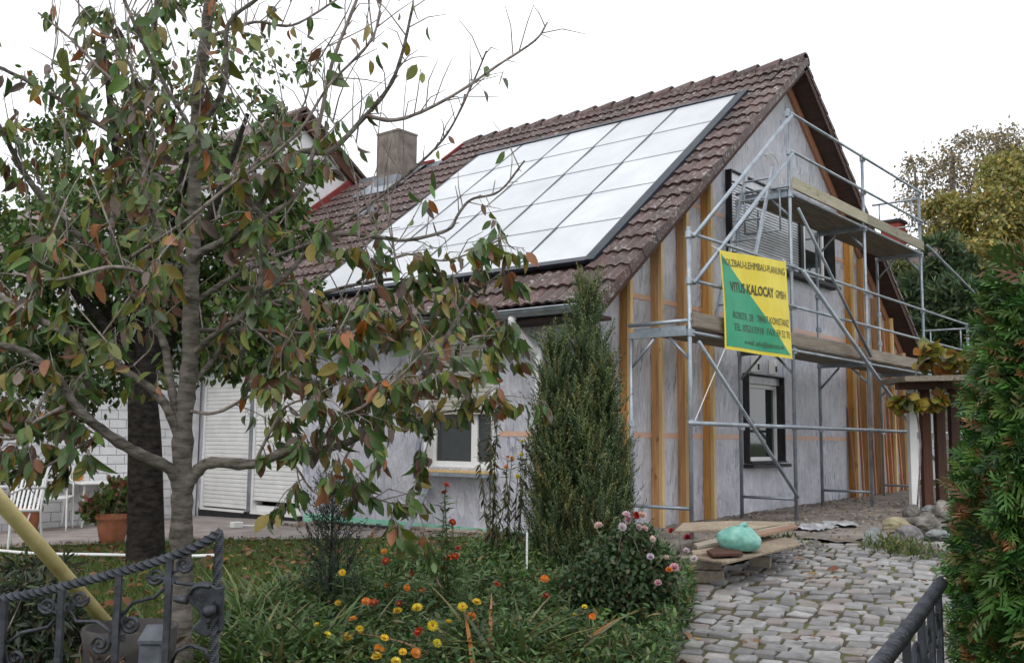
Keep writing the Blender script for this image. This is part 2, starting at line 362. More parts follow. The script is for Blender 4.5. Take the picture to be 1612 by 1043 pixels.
# ------------------------------------------------------------------ house
XA, ZA, XE, ZE = 6.69, 6.64, 1.24, 2.335; SL = (ZA-ZE)/(XA-XE); TH = math.atan(SL); XW = 1.65; XR = 2*XA-XW; OV = .36; YB, YC = 6.6, 9.1
house = empty('house', (XW, 0, -.2))
tag(house, 'gabled house wrapped in grey membrane under renovation with brown tiled roof', 'house')
def rz(x): return ZA-SL*abs(XA-x)
CT, ST = math.cos(TH), math.sin(TH)
E_UP = np.array([CT, 0, ST]); E_N = np.array([-ST, 0, CT])
def rp(u_, y, h=0): return np.array([XE, y, ZE])+E_UP*u_*1.0+E_N*h+np.array([0, 0, 0])
ULEN = math.hypot(XA-XE, ZA-ZE)
# walls (gable with window openings cut as strips)
WT = .17
def wallz(x): return rz(x)-WT
mb = MB()
G1 = (5.2, 6.30, .60, 1.78); G2 = (4.78, 8.33, 3.42, 4.54)          # openings x0,x1,z0,z1
xsx = sorted({XW, XR, XA, G1[0], G1[1], G2[0], G2[1]})
for a, b in zip(xsx[:-1], xsx[1:]):
    segs = [(-.5, None)]; cuts = [g for g in (G1, G2) if g[0] <= a+1e-6 and g[1] >= b-1e-6]
    lo = -.5
    for g in sorted(cuts, key=lambda q: q[2]):
        mb.add([(a, 0, lo), (b, 0, lo), (b, 0, g[2]), (a, 0, g[2])], [(0, 1, 2, 3)]); lo = g[3]
    mb.add([(a, 0, lo), (b, 0, lo), (b, 0, wallz(b)), (a, 0, wallz(a))], [(0, 1, 2, 3)])
mb.build('gable_wall', MT['wrap'], house, fix=False)
SW = (1.46, 2.52, .52, 2.02)                                            # side window y0,y1,z0,z1
TD = ((5.02, 6.1, -.22, 1.8), (6.26, 7.4, -.22, 1.8))
mb = MB(); ys_ = [0, SW[0], SW[1], TD[0][0], TD[0][1], TD[1][0], TD[1][1], YC]
for a, b in zip(ys_[:-1], ys_[1:]):
    lo = -.6
    for g in (SW,)+TD:
        if g[0] <= a+1e-6 and g[1] >= b-1e-6: mb.add([(XW, b, lo), (XW, a, lo), (XW, a, g[2]), (XW, b, g[2])], [(0, 1, 2, 3)]); lo = g[3]
    mb.add([(XW, b, lo), (XW, a, lo), (XW, a, wallz(XW)), (XW, b, wallz(XW))], [(0, 1, 2, 3)])
mb.build('side_wall', MT['wrap'], house, fix=False)
mb = MB(); mb.add([(XR, 0, -.5), (XR, YC, -.5), (XR, YC, wallz(XR)), (XR, 0, wallz(XR))], [(0, 1, 2, 3)])
mb.add([(XW, YC, -.5), (XR, YC, -.5), (XR, YC, wallz(XR)), (XA, YC, 5.9), (XW, YC, wallz(XW))], [(4, 3, 2, 1, 0)]); mb.build('rear_wall', MT['render_white'], house, fix=False)
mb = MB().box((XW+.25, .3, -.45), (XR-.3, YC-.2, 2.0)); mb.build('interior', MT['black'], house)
# orange seam tapes on the wrap
for z in (.93, 2.55, 3.9): 
    zr = []
    x0, x1 = XW+.0, XR-.05
    if z > 2: x0 = max(x0, XA-(ZA-WT-z)/SL+.05); x1 = XA+(ZA-WT-z)/SL-.05
    cuts = [(x0, x1)] if z != .93 else [(x0, G1[0]-.15), (G1[1]+.15, x1)]
    if z == 3.9: cuts = [(x0, G2[0]-.1), (G2[1]+.1, x1)]
    for a, b in cuts: MB().box((a, -.006, z-.03), (b, -.003, z+.03)).build('seam_tape', MT['tape'], house)
MB().box((XW-.006, .1, .90), (XW-.003, SW[0]-.1, .96)).build('seam_tape', MT['tape'], house)
MB().box((XW-.012, .02, -.5), (XW-.004, 4.9, -.18)).build('base_strip', MT['green_strip'], house)
MB().box((XW-.05, 4.95, -.5), (XW-.004, 7.45, -.23)).build('base_strip', MT['black'], house)
# roof slab + soffit
mb = MB()
def slab(u0, u1, y0, y1, h0, h1, mirror=False):
    P = [rp(u0, y0, h0), rp(u1, y0, h0), rp(u1, y1, h0), rp(u0, y1, h0), rp(u0, y0, h1), rp(u1, y0, h1), rp(u1, y1, h1), rp(u0, y1, h1)]
    if mirror: P = [np.array([2*XA-q[0], q[1], q[2]]) for q in P]
    return P
BF = [(0, 3, 2, 1), (4, 5, 6, 7), (0, 1, 5, 4), (1, 2, 6, 5), (2, 3, 7, 6), (3, 0, 4, 7)]
UB = (6.05-XE)/CT
for mir in (False, True):
    mb.add(slab(.05, ULEN-.02, -OV+.03, YB, -.12, -.035, mir), BF); mb.add(slab(.05, UB, YB+.001, YC, -.12, -.035, mir), BF)
roof = mb.build('roof', MT['soffit'], house)
# rear slope tiles as one corrugated sheet, its verge shows as a stepped dark edge
mb = MB()
for r_ in range(20):
    u0 = r_*.347; P = slab(u0, u0+.40, -OV-.01, YB, -.03+.0, .028, True)
    for i in (1, 2, 5, 6): P[i] = P[i]+np.array([ST, 0, CT])*(-.03)
    mb.add(P, BF)
tag(mb.build('rear_tiles', MT['tile'], roof), kind='stuff')
# tiles on the front slope
def tile_mesh(verge):
    W_, L_ = .30, .40; n = 12; V = []; F = []
    prof = [(i/n*W_, .026*(0.5-.5*math.cos(4*math.pi*i/n))**.8) for i in range(n+1)]
    for xx, lift in ((0, .030), (L_, -.004)):
        V += [(xx, a, lift+b) for a, b in prof]
    V += [(0.004, a, lift_-.028) for (a, b) in prof for lift_ in (.030+b,)]
    F += [(i, i+1, n+1+i+1, n+1+i) for i in range(n)]; F += [(2*(n+1)+i, 2*(n+1)+i+1, i+1, i) for i in range(n)]
    if verge:
        k = len(V); V += [(0, 0, .034), (L_, 0, 0), (L_, 0, -.09), (0, 0, -.09), (0, -.022, .034), (L_, -.022, 0), (L_, -.022, -.09), (0, -.022, -.09)]
        F += [tuple(k+i for i in f) for f in BF]
    # local: x up-slope, y along ridge, z normal
    me = bpy.data.meshes.new('roof_tile')
    me.from_pydata([tuple(E_UP*a+np.array([0, b, 0])+E_N*c_) for a, b, c_ in V], [], F); me.materials.append(MT['tile']); return me
TM = (tile_mesh(False), tile_mesh(True)); tiles = []
PY0, PY1, PU0, PU1 = .30, 5.44, (1.97-XE)/CT, (5.79-XE)/CT
for r_ in range(20):
    u0 = r_*.347
    for c_ in range(32):
        y0 = -OV+c_*.30
        if y0 > YC-.05: continue
        if y0+.28 > PY0+.06 and y0 < PY1-.02 and u0+.30 > PU0 and u0 < PU1-.1: continue
        if y0 > YB-.1 and u0+.35 > UB: continue
        q = rp(u0, y0, 0); tiles.append((proj(rp(u0+.17, y0+.15))[2], u0, y0, c_ == 0))
tiles.sort(); mbt = MB()
for i, (d_, u0, y0, vg) in enumerate(tiles):
    h = rs.uniform(-.004, .005); p_ = rp(u0, y0, h)
    if i < 300:
        o = bpy.data.objects.new('roof_tile', TM[1 if vg else 0]); o.location = p_; o.rotation_euler = (rs.normal(0, .012), 0, rs.normal(0, .012)); link(o, roof)
        o.location = Vector(p_-np.array(house.location))
    else:
        me = TM[0]; mbt.add([p_+np.array(q.co) for q in me.vertices], [tuple(f.vertices) for f in me.polygons])
tag(mbt.build('roof_tiles', MT['tile'], roof), kind='stuff')
n = 18
for i in range(n):
    y0 = -OV-.02+i*(YB+OV)/n; y1 = y0+(YB+OV)/n+.05; mb = MB(); V = []
    for yy, r0, dz in ((y0, .135, .035), (y1, .115, .0)):
        for rr in (r0, r0-.022):
            V += [(XA+rr*math.cos(a), yy, ZA-.07+dz+rr*math.sin(a)*1.05) for a in np.linspace(-.25, math.pi+.25, 9)]
    F = [(k, k+1, 18+k+1, 18+k) for k in range(8)]+[(9+k, 18+9+k, 18+9+k+1, 9+k+1) for k in range(8)]+[(k, 9+k, 9+k+1, k+1) for k in range(8)]
    mb.add(V, F); mb.build('ridge_tile', MT['tile'], roof)
# verge boards, rake board along the rear slope, lower roof top edge and red trim
for mir in (False, True):
    P = slab(.02, ULEN, -OV+.005, -OV+.03, -.15, -.03, mir); MB().add(P, BF).build('bargeboard', MT['soffit'], house)
P = slab(.3, ULEN-.03, -.05, -.002, -.26, -.125, True); MB().add(P, BF).build('rake_board', MT['redwood'], house)
MB().beam(rp(UB, YB, -.03), rp(UB, YC-.05, -.03), .14, .09).build('top_flashing', MT['zinc'], house)
MB().beam(rp(UB-.02, YB+.2, .06), rp(UB-.02, YB+1.4, .06), .05, .06).build('red_trim', MT['redtrim'], house)
MB().beam(rp(UB, YB+.01, .0), rp(ULEN-.1, YB+.01, .0), .05, .12).build('red_trim', MT['redtrim'], house)
MB().beam(rp(4.2, YC-.04, .08), rp(UB, YC-.04, .08), .07, .12).build('red_trim', MT['redtrim'], house)
# snow guard hooks / vent pipe
q = rp(3.85, 6.55, 0); MB().tube([q, q+np.array([-.12, 0, .20])], [.07, .06], 10).build('vent_pipe', MT['zinc'], house)
q = rp(3.9, 7.0, .06); MB().beam(q, q+E_UP*.35, .3, .04, E_N).build('roof_window', MT['zinc'], house)
# gutter, downpipe
mb = MB(); V = []; k = 9
for yy in (-.30, 7.4):
    for rr in (.075, .070): V += [(XE-.035+rr*math.cos(a), yy, ZE-.045+rr*math.sin(a)) for a in np.linspace(math.pi, 2*math.pi, k)]
F = [(i, i+1, 18+i+1, 18+i) for i in range(8)]+[(9+i, 27+i, 27+i+1, 9+i+1) for i in range(8)]+[(0, 18, 27, 9), (8, 17, 35, 26)]+[(i, 9+i, 10+i, i+1) for i in range(8)]
mb.add(V, F); mb.tube([(XE-.112, -.30, ZE-.045), (XE-.112, 7.4, ZE-.045)], .012, 6)
mb.build('gutter', MT['zinc'], house)
MB().tube(smoothline([(XE-.03, .80, ZE-.1), (XE-.02, .80, ZE-.2), (XW-.12, .74, ZE-.48), (XW-.07, .72, ZE-.62), (XW-.07, .72, -.3)]), .045, 10).build('downpipe', MT['white'], house, True)
MB().box((XE+.05, -.2, ZE-.17), (XW+.05, YC, ZE-.13)).build('eave_soffit', MT['soffit'], house)
# solar collector: five columns, five glass rows
sol = MB().add(slab(PU0-.06, PU1+.05, PY0-.07, PY1+.06, -.01, .035), BF).build('solar_collector', MT['panelframe'], house)
cw = (PY1-PY0)/5; rw = (PU1-PU0)/5
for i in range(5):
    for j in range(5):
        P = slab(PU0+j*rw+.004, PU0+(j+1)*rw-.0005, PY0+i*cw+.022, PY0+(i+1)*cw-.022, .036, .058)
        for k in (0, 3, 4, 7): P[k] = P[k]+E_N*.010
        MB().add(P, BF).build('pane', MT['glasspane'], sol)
for i in range(6):
    MB().add(slab(PU0-.02, PU1+.02, PY0+i*cw-.0225, PY0+i*cw+.0225, .037, .066), BF).build('cover_strip', MT['panelframe'], sol)
MB().add(slab(PU0-.10, PU0-.005, PY0-.08, PY1+.07, .036, .078), BF).build('bottom_flashing', MT['panelframe'], sol)
MB().add(slab(PU0-.10, PU1+.06, PY0-.15, PY0-.022, .0362, .080), BF).build('side_flashing', simple('flashing', (.012, .018, .028), (.026, .036, .05), 5, .5, .1, 0, .1), sol)
MB().add(slab(PU1+.006, PU1+.07, PY0-.02, PY1+.05, .0364, .082), BF).build('top_flashing', MT['panelframe'], sol)
# chimney
cc = rp(UB-.42, 7.55); ch = empty('chimney', cc); ch.parent = house; ch.location = Vector(cc-np.array(house.location))
ch['_org'] = list(map(float, cc))
def sub(mbx, name, mat, par, org, smooth=False, bevel=0):
    """build under a child Empty whose world origin is org"""
    mbx.v = [tuple(np.array(q)-np.array(org)) for q in mbx.v]
    o = MB.build(mbx, name, mat, None, smooth, True, bevel); o.parent = par; return o
for name, mbx, mt in (('shaft', MB().box(cc+[-.25, -.30, -.6], cc+[.25, .30, .86]), MT['chimney']),
                      ('cap', MB().box(cc+[-.262, -.312, .861], cc+[.262, .312, .90]), MT['chimney']),
                      ('collar', MB().box(cc+[-.28, -.33, -.5], cc+[.28, .33, .0]), MT['zinc']),
                      ('apron', MB().add([rp(UB-1.15, 7.0, .05), rp(UB-.05, 7.0, .05), rp(UB-.05, 8.15, .05), rp(UB-1.15, 8.15, .05)], [(0, 1, 2, 3)]).prism([rp(UB-1.15, 7.0, .055), rp(UB-.9, 7.0, .075), rp(UB-.9, 8.15, .075), rp(UB-1.15, 8.15, .055)], E_N*.01), MT['zinc'])):
    sub(mbx, name, mt, ch, cc)
# studs (I-joists) standing off the gable
def stud(x, z0, z1, ztop=None):
    b, y0 = .055, -.155
    o = MB().box((x-.02, y0+.045, z0), (x+.02, -.004, z1)).build('stud', MT['osb'], house)
    f = MB(); zz = ztop or z1
    f.add([(x-b/2, y0, z0-.01), (x+b/2, y0, z0-.01), (x+b/2, y0+.044, z0-.01), (x-b/2, y0+.044, z0-.01), (x-b/2, y0, z1), (x+b/2, y0, zz), (x+b/2, y0+.044, zz), (x-b/2, y0+.044, z1)], BF)
    f.v = [tuple(np.array(q)-np.array(house.location)) for q in f.v]; o['_org'] = [0, 0, 0]
    f.build('flange', MT['flange'], o)
for x in (2.17, 2.84, 3.45, 4.08): stud(x, -.17 if x > 2.1 else -.1, wallz(x)-.06, wallz(x)-.02)
for x, z1 in ((8.95, wallz(8.95)-.35), (9.53, wallz(9.53)-.20), (10.15, wallz(10.15)-.32), (10.79, wallz(10.79)-.12), (11.40, wallz(11.40)-.22)): stud(x, -.16, z1)
for x, z1 in ((8.86, 1.45), (9.2, 2.9), (9.75, 2.6), (10.4, 2.2), (10.6, 2.9), (11.1, 1.9)): MB().beam((x, -.14, -.1), (x+.04, -.03, z1), .05, .03, (0, 1, 0)).build('loose_batten', MT['redwood'], house)
# gable windows: dark box reveal standing proud, white sash set back
def winbox(g, name, y0=-.09, th=.022, mat=None):
    x0, x1, z0, z1 = g; mb = MB()
    mb.box((x0-th, y0, z0-th), (x0, .28, z1+th)); mb.box((x1, y0, z0-th), (x1+th, .28, z1+th)); mb.box((x0-.001, y0, z1), (x1+.001, .28, z1+th)); mb.box((x0-.001, y0-.02, z0-th), (x1+.001, .28, z0))
    return mb.build(name, mat or MT['black'], house)
def sash(par, x0, x1, z0, z1, y, t=.055, loc=None, bars=True):
    loc = np.array(house.location)
    def B(mbx, nm, mt): mbx.v = [tuple(np.array(q)-loc) for q in mbx.v]; return mbx.build(nm, mt, par)
    par['_org'] = [0, 0, 0]
    mb = MB(); mb.box((x0, y, z0), (x0+t, y+.06, z1)); mb.box((x1-t, y, z0), (x1, y+.06, z1)); mb.box((x0+t+.0005, y+.002, z0), (x1-t-.0005, y+.058, z0+t)); mb.box((x0+t+.0005, y+.002, z1-t), (x1-t-.0005, y+.058, z1)); B(mb, 'sash', MT['white'])
    B(MB().box((x0+t, y+.028, z0+t), (x1-t, y+.036, z1-t)), 'pane', MT['glass'])
    return B
w1 = winbox(G1, 'window')
B = sash(w1, G1[0]+.002, G1[1]-.002, G1[2]+.002, G1[3]-.11, .03)
mb = MB()                                                        # net curtain hung low behind the pane, in soft folds
xs_ = np.linspace(G1[0]+.06, G1[1]-.06, 26); yy = .072+.004*np.sin(xs_*55)
mb.add([(a, b, G1[2]+.06) for a, b in zip(xs_, yy)]+[(a, b, 1.33) for a, b in zip(xs_, yy)], [(i, i+1, 26+i+1, 26+i) for i in range(25)]); B(mb, 'curtain', MT['curtain'])
B(MB().box((G1[0]+.002, -.02, G1[3]-.105), (G1[1]-.002, .14, G1[3]-.002)), 'shutter_box', MT['greyshutter'])
B(MB().box((G1[0]-.05, -.16, G1[2]-.085), (G1[1]+.05, -.008, G1[2]-.038)), 'sill', MT['black'])
for x in (5.42, 5.98):
    B(MB().box((x, -.10, G1[3]+.052), (x+.07, -.01, G1[3]+.26)), 'bracket', MT['white']); B(MB().box((x+.02, -.115, G1[3]+.08), (x+.05, -.101, G1[3]+.16)), 'bracket_mark', MT['black'])
def corrug(x0, x1, z0, z1, y, pitch, depth, ax):
    n = max(2, int(round((z1-z0)/pitch))); V = []; 
    for i in range(n):
        a = z0+(z1-z0)*i/n; h = (z1-z0)/n
        for zz, dd in ((a, 0), (a+h*.12, depth), (a+h*.72, depth), (a+h*.88, 0)): V.append((zz, dd))
    V.append((z1, 0)); m_ = len(V); P = []
    for e in (x0, x1):
        for zz, dd in V: P.append((e, y-dd, zz) if ax == 0 else (y-dd, e, zz))
    return MB().add(P, [(i, i+1, m_+i+1, m_+i) for i in range(m_-1)])
w2 = winbox(G2, 'window')
B = sash(w2, 7.32, 8.10, G2[2]+.002, G2[3]-.12, .0)
B(corrug(G2[0]+.01, 7.02, G2[2]+.02, G2[3]-.13, -.03, .042, .016, 0), 'roller_shutter', MT['greyshutter'])
B(MB().box((7.04, -.08, G2[2]+.001), (7.14, .25, G2[3]-.001)), 'mullion', MT['black'])
B(MB().box((G2[0]+.002, -.06, G2[3]-.12), (G2[1]-.002, .1, G2[3]-.002)), 'shutter_box', MT['greyshutter'])
B(MB().box((7.16, .10, G2[2]+.01), (7.31, .2, G2[3]-.13)), 'panel', MT['black'])
B(MB().box((G2[0]-.06, -.16, G2[2]-.085), (G2[1]+.06, -.008, G2[2]-.038)), 'sill', MT['black'])
# side window with half lowered shutter
mb = MB(); y0, y1, z0, z1 = SW
for a in ((XW-.03, y0-.05, z0-.03), (XW+.2, y0, z1+.05)), ((XW-.03, y1, z0-.03), (XW+.2, y1+.05, z1+.05)), ((XW-.03, y0-.0005, z1), (XW+.2, y1+.0005, z1+.05)), ((XW+.03, y0-.0005, z0-.05), (XW+.2, y1+.0005, z0+.001)): mb.box(*a)
w3 = mb.build('window', MT['white'], house); L0 = np.array(house.location)
def B3(mbx, nm, mt, par=w3): mbx.v = [tuple(np.array(q)-L0) for q in mbx.v]; par['_org'] = [0, 0, 0]; return mbx.build(nm, mt, par)
B3(corrug(y0+.005, y1-.005, 1.16, z1-.003, XW+.02, .055, .014, 1), 'roller_shutter', MT['beigeshutter'])
mb = MB(); t = .07
ym = y0+.36
for a, b in ((y0+.003, ym), (ym+.002, y1-.003)):
    mb.box((XW+.08, a, z0+.003), (XW+.14, a+t*.7, 1.5)); mb.box((XW+.08, b-t*.7, z0+.003), (XW+.14, b, 1.5)); mb.box((XW+.082, a+t*.7, z0+.003), (XW+.138, b-t*.7, z0+.003+t))
B3(mb, 'sash', MT['white']); B3(MB().box((XW+.105, y0+.02, z0+.05), (XW+.11, y1-.02, 1.6)), 'pane', MT['glass'])
mb = MB(); ys2 = np.linspace(ym+.1, y1-.1, 22); xx = XW+.135+.006*np.sin(ys2*60)
mb.add([(a, b, z0+.1) for a, b in zip(xx, ys2)]+[(a, b, 1.3) for a, b in zip(xx, ys2)], [(i, i+1, 23+i, 22+i) for i in range(21)]); B3(mb, 'curtain', MT['curtain'])
B3(MB().box((XW-.19, y0-.06, z0-.055), (XW-.004, y1+.06, z0-.03)), 'sill', MT['flange']); B3(MB().box((XW-.23, y0-.09, z0-.10), (XW-.005, y1+.09, z0-.057)), 'sill', MT['zinc'])
# terrace doors behind closed shutters
for i, (y0, y1, z0, z1) in enumerate(TD):
    mb = MB()
    for a in ((XW-.02, y0-.05, z0), (XW+.16, y0, z1+.04)), ((XW-.02, y1, z0), (XW+.16, y1+.05, z1+.04)), ((XW-.02, y0-.0005, z1), (XW+.16, y1+.0005, z1+.04)), ((XW-.06, y0-.0005, z0-.03), (XW+.16, y1+.0005, z0)): mb.box(*a)
    d_ = mb.build('terrace_door', MT['white'], house)
    B3(corrug(y0+.004, y1-.004, z0+(.16 if i == 0 else .02), z1-.002, XW+.01, .062, .014, 1), 'roller_shutter', MT['whiteshutter'], d_)
    if i == 0: B3(MB().box((XW+.05, y0+.003, z0+.003), (XW+.1, y1-.003, z0+.09)), 'sash', MT['white'], d_)
MB().box((XW-.05, 6.152, -.24), (XW-.003, 6.205, 1.9)).build('post', MT['zinc'], house)
MB().box((XW-.08, 4.96, 1.86), (XW-.004, 7.44, 1.93)).build('shutter_rail', MT['soffit'], house)
# cables hanging out of the wrap
for a in ((6.0, 5.05), (8.0, 4.62)):
    x, z = a; MB().tube(smoothline([(x, -.005, z), (x+.1, -.07, z+.04), (x+.3, -.08, z-.1), (x+.42, -.06, z-.42)]), .011, 6).build('cable', MT['white'], house)

# ------------------------------------------------------------------ scaffold
scf = empty('scaffold', (1.9, -1.05, -.13)); tag(scf, 'galvanised steel scaffold with wooden decks standing along the gable wall', 'scaffold')
YO, YI, BAY, XS = -1.05, -.32, 2.57, 1.90; PX = [XS+BAY*i for i in range(5)]
def tb(a, b, r, name, n=8): return MB().tube([a, b], r, n).build(name, MT['steel'], scf, True)
OZ = [3.13, 5.12, 5.12, 5.12, 3.1]; IZ = [2.0, 4.0, 4.0, 4.0, 2.0]
for i, x in enumerate(PX):
    for y, zt_ in ((YO, OZ[i]), (YI, IZ[i])):
        zg = float(zt(x, y)); p_ = tb((x, y, zg+.03), (x, y, zt_), .0242, 'standard'); L1 = np.array(scf.location)
        bp = MB().box((x-.075, y-.075, zg+.004), (x+.075, y+.075, zg+.018)).tube([(x, y, zg+.018), (x, y, zg+.18)], .017, 8); bp.v = [tuple(np.array(q)-L1) for q in bp.v]; p_['_org'] = [0, 0, 0]; bp.build('base_plate', MT['steel'], p_)
        for z in [q for q in (1.05, 2.0, 2.55, 3.05, 4.0, 4.55, 5.05) if q < zt_]:
            cl = MB().prism([(x+.037*math.cos(a_), y+.037*math.sin(a_), z-.035) for a_ in np.linspace(0, 2*math.pi, 8, endpoint=False)][:7]+[(x+.066, y-.026, z-.035), (x+.066, y+.012, z-.035)], (0, 0, .07))
            cl.v = [tuple(np.array(q)-L1) for q in cl.v]; cl.build('coupler', MT['steel'], p_)
    tb((x, YO, .17), (x, YI, .17), .019, 'transom')
    for z in (2.0,)+((4.0,) if 0 < i < 4 else ()):
        MB().beam((x, YO-.02, z), (x, YI+.02, z), .05, .06).build('transom', MT['steel'], scf)
        tb((x, YI-.01, z-.34), (x, YI-.30, z-.04), .017, 'bracket'); 
        tb((x, YO+.01, z-.28), (x, YO+.24, z-.04), .017, 'bracket')
tb((XS, YO-.03, 2.13), (XS, YI+.03, 2.12), .022, 'transom')
def deck(i, z):
    x0, x1 = PX[i]+.012, PX[i+1]-.012
    for k in range(2):
        ya = YO+.05+k*.325; zz = z+rs.uniform(-.004, .004)
        d_ = MB().box((x0, ya, zz), (x1, ya+.31, zz+.045)).build('deck_board', MT['deck'], scf, bevel=.004)
        for xe_ in (x0, x1-.05):
            e_ = MB().box((xe_-.002, ya-.004, zz-.012), (xe_+.052, ya+.314, zz+.049))
            e_.v = [tuple(np.array(q)-np.array(scf.location)) for q in e_.v]; d_['_org'] = [0, 0, 0]; e_.build('end_cap', MT['steel'], d_)
    MB().box((x0-.01, YO-.062, z+.03), (x1+.01, YO-.030, z+.185)).build('toe_board', MT['toe'] if z > 3 else MT['deck'], scf, bevel=.003)
    tb((x0, YO-.03, z-.03), (x1, YO-.03, z-.03), .017, 'ledger')
for i in range(4): deck(i, 2.03)
for i in (1, 2): deck(i, 4.03)
tb((XS-.12, YO-.05, 1.05), (PX[2]+.3, YO-.05, 1.05), .0242, 'ledger'); tb((PX[2]-.2, YO-.06, 1.045), (PX[4], YO-.06, 1.05), .0242, 'ledger')
for i in range(4):
    for z in (2.55, 3.05): tb((PX[i], YO-.045, z), (PX[i+1], YO-.045, z), .019, 'guard_rail')
    if i in (1, 2):
        for z in (4.55, 5.05): tb((PX[i], YO-.045, z), (PX[i+1], YO-.045, z), .019, 'guard_rail')
for z in (3.02, 2.52): tb((PX[0], YO-.06, z), (PX[1], YO-.05, z+2), .024, 'stair_rail')
tb((PX[0]+.03, YO-.09, 1.9), (PX[1]-.1, YO-.07, .2), .021, 'brace'); tb((PX[1], YO-.11, 3.8), (PX[2]-.15, YO-.10, 2.1), .021, 'brace')
tb((PX[1], YO-.15, 3.0), (10.5, YO-.2, .05), .027, 'shore'); tb((PX[3]+.02, YO-.1, 4.15), (PX[4]+.5, YO-.1, 3.62), .022, 'brace')
tb((PX[1]+.6, YI, 2.1), (PX[1]+.6, YI, 4.0), .012, 'wall_tie')
# end guards on the decks
def uframe(x, z0, z1, ya, yb, name='end_guard'):
    MB().tube([(x, ya, z1), (x, yb, z1)], .018, 8).tube([(x, ya+.12*np.sign(yb-ya), z1), (x, ya+.12*np.sign(yb-ya), z0)], .014, 6).tube([(x, yb-.12*np.sign(yb-ya), z1), (x, yb-.12*np.sign(yb-ya), z0)], .014, 6).tube([(x, ya+.12*np.sign(yb-ya), z0), (x, yb-.12*np.sign(yb-ya), z0)], .014, 6).build(name, MT['steel'], scf, True)
uframe(PX[4], 2.55, 3.0, YO, YI+.05); uframe(PX[3], 4.5, 4.95, YO, YI+.05); uframe(PX[1]-.03, 3.55, 4.1, YO, YI)
lad = empty('ladder', (3.35, -.7, 2.1)); lad.parent = scf; lad.location = Vector(np.array([3.35, -.7, 2.1])-np.array(scf.location))
for y in (-.88, -.52): sub(MB().beam((3.35, y, 2.1), (4.36, y, 4.35), .025, .05), 'stile', MT['zinc'], lad, (3.35, -.7, 2.1))
for k in range(8):
    t = .06+k*.125; x, z = 3.35+1.01*t, 2.1+2.25*t; sub(MB().tube([(x, -.88, z), (x, -.52, z)], .014, 6), 'rung', MT['zinc'], lad, (3.35, -.7, 2.1))
# banner on the rails
YBN = -1.15
bn = empty('banner', (3.4, YBN, 1.88)); tag(bn, 'yellow and green company banner hanging from the scaffold rails', 'banner')
BC = [on(1132, 393, 1, YBN), on(1238, 412, 1, YBN), on(1247, 565, 1, YBN), on(1141, 549, 1, YBN)]
def bm_(s_, t_, off=0):           # s right, t up
    p_ = (BC[3]*(1-s_)+BC[2]*s_)*(1-t_)+(BC[0]*(1-s_)+BC[1]*s_)*t_
    return p_+np.array([0, -.012*math.sin(s_*9+t_*3)-.02*(1-t_)*t_-off, 0])
N = 16; mb = MB(); mb.add([bm_(i/N, j/N) for j in range(N+1) for i in range(N+1)], [(j*(N+1)+i, j*(N+1)+i+1, (j+1)*(N+1)+i+1, (j+1)*(N+1)+i) for j in range(N) for i in range(N)])
mb.build('sheet', simple('banner_yellow', (.72, .57, .03), (.80, .66, .06), 3, .5, .05), bn)
mb = MB(); V = []
for j in range(N+1):
    t_ = .035+.93*j/N; w_ = .94*(1-j/N)+.0005
    V += [bm_(.022+w_*i/N, t_, .003) for i in range(N+1)]
mb.add(V, [(j*(N+1)+i, j*(N+1)+i+1, (j+1)*(N+1)+i+1, (j+1)*(N+1)+i) for j in range(N) for i in range(N)]); mb.build('triangle', simple('banner_green', (.01, .27, .13), (.02, .33, .17), 3, .5, .05), bn)
mtxt = simple('banner_text', (.05, .045, .02), (.07, .06, .03), 5, .6, 0)
def text(s, s0, s1, tb_, h, bold=0):
    c = bpy.data.curves.new('txt', 'FONT'); c.body = s; c.size = 1; c.offset = bold; c.resolution_u = 2; o = bpy.data.objects.new('txt', c); COL.objects.link(o)
    me = bpy.data.meshes.new_from_object(o.evaluated_get(bpy.context.evaluated_depsgraph_get())); bpy.data.objects.remove(o)
    V = np.array([q.co for q in me.vertices]); F = [tuple(f.vertices) for f in me.polygons]
    x0, x1 = V[:, 0].min(), V[:, 0].max(); hh = .72
    MB().add([bm_(s0+(s1-s0)*(a-x0)/(x1-x0), tb_+h*b/hh, .006) for a, b, _ in V], F).build('lettering', mtxt, bn, fix=False)
text('HOLZBAU-LEHMBAU-PLANUNG', .03, .965, .855, .075)
text('VITUS KALOCAY', .11, .74, .60, .10, .025); text('GMBH', .775, .955, .605, .085)
text('ROBSTR. 28   78467 KONSTANZ', .12, .975, .325, .075); text('TEL. 07531/5918  FAX 59 52 70', .12, .975, .205, .075)
text('e-mail: info@kalocay.de', .27, .86, .08, .055)
mb = MB(); a = bm_(0, 0); mb.tube([a, (XS+.04, YO-.03, 1.08)], .005, 5); mb.build('tie_rope', MT['white'], bn)
for s_, t_ in ((0, 1), (1, 1), (1, 0)):
    a = bm_(s_, t_); MB().tube([a, a+np.array([-.05 if s_ == 0 else .06, .07, .05])], .006, 5).build('tie_rope', MT['white'], bn)
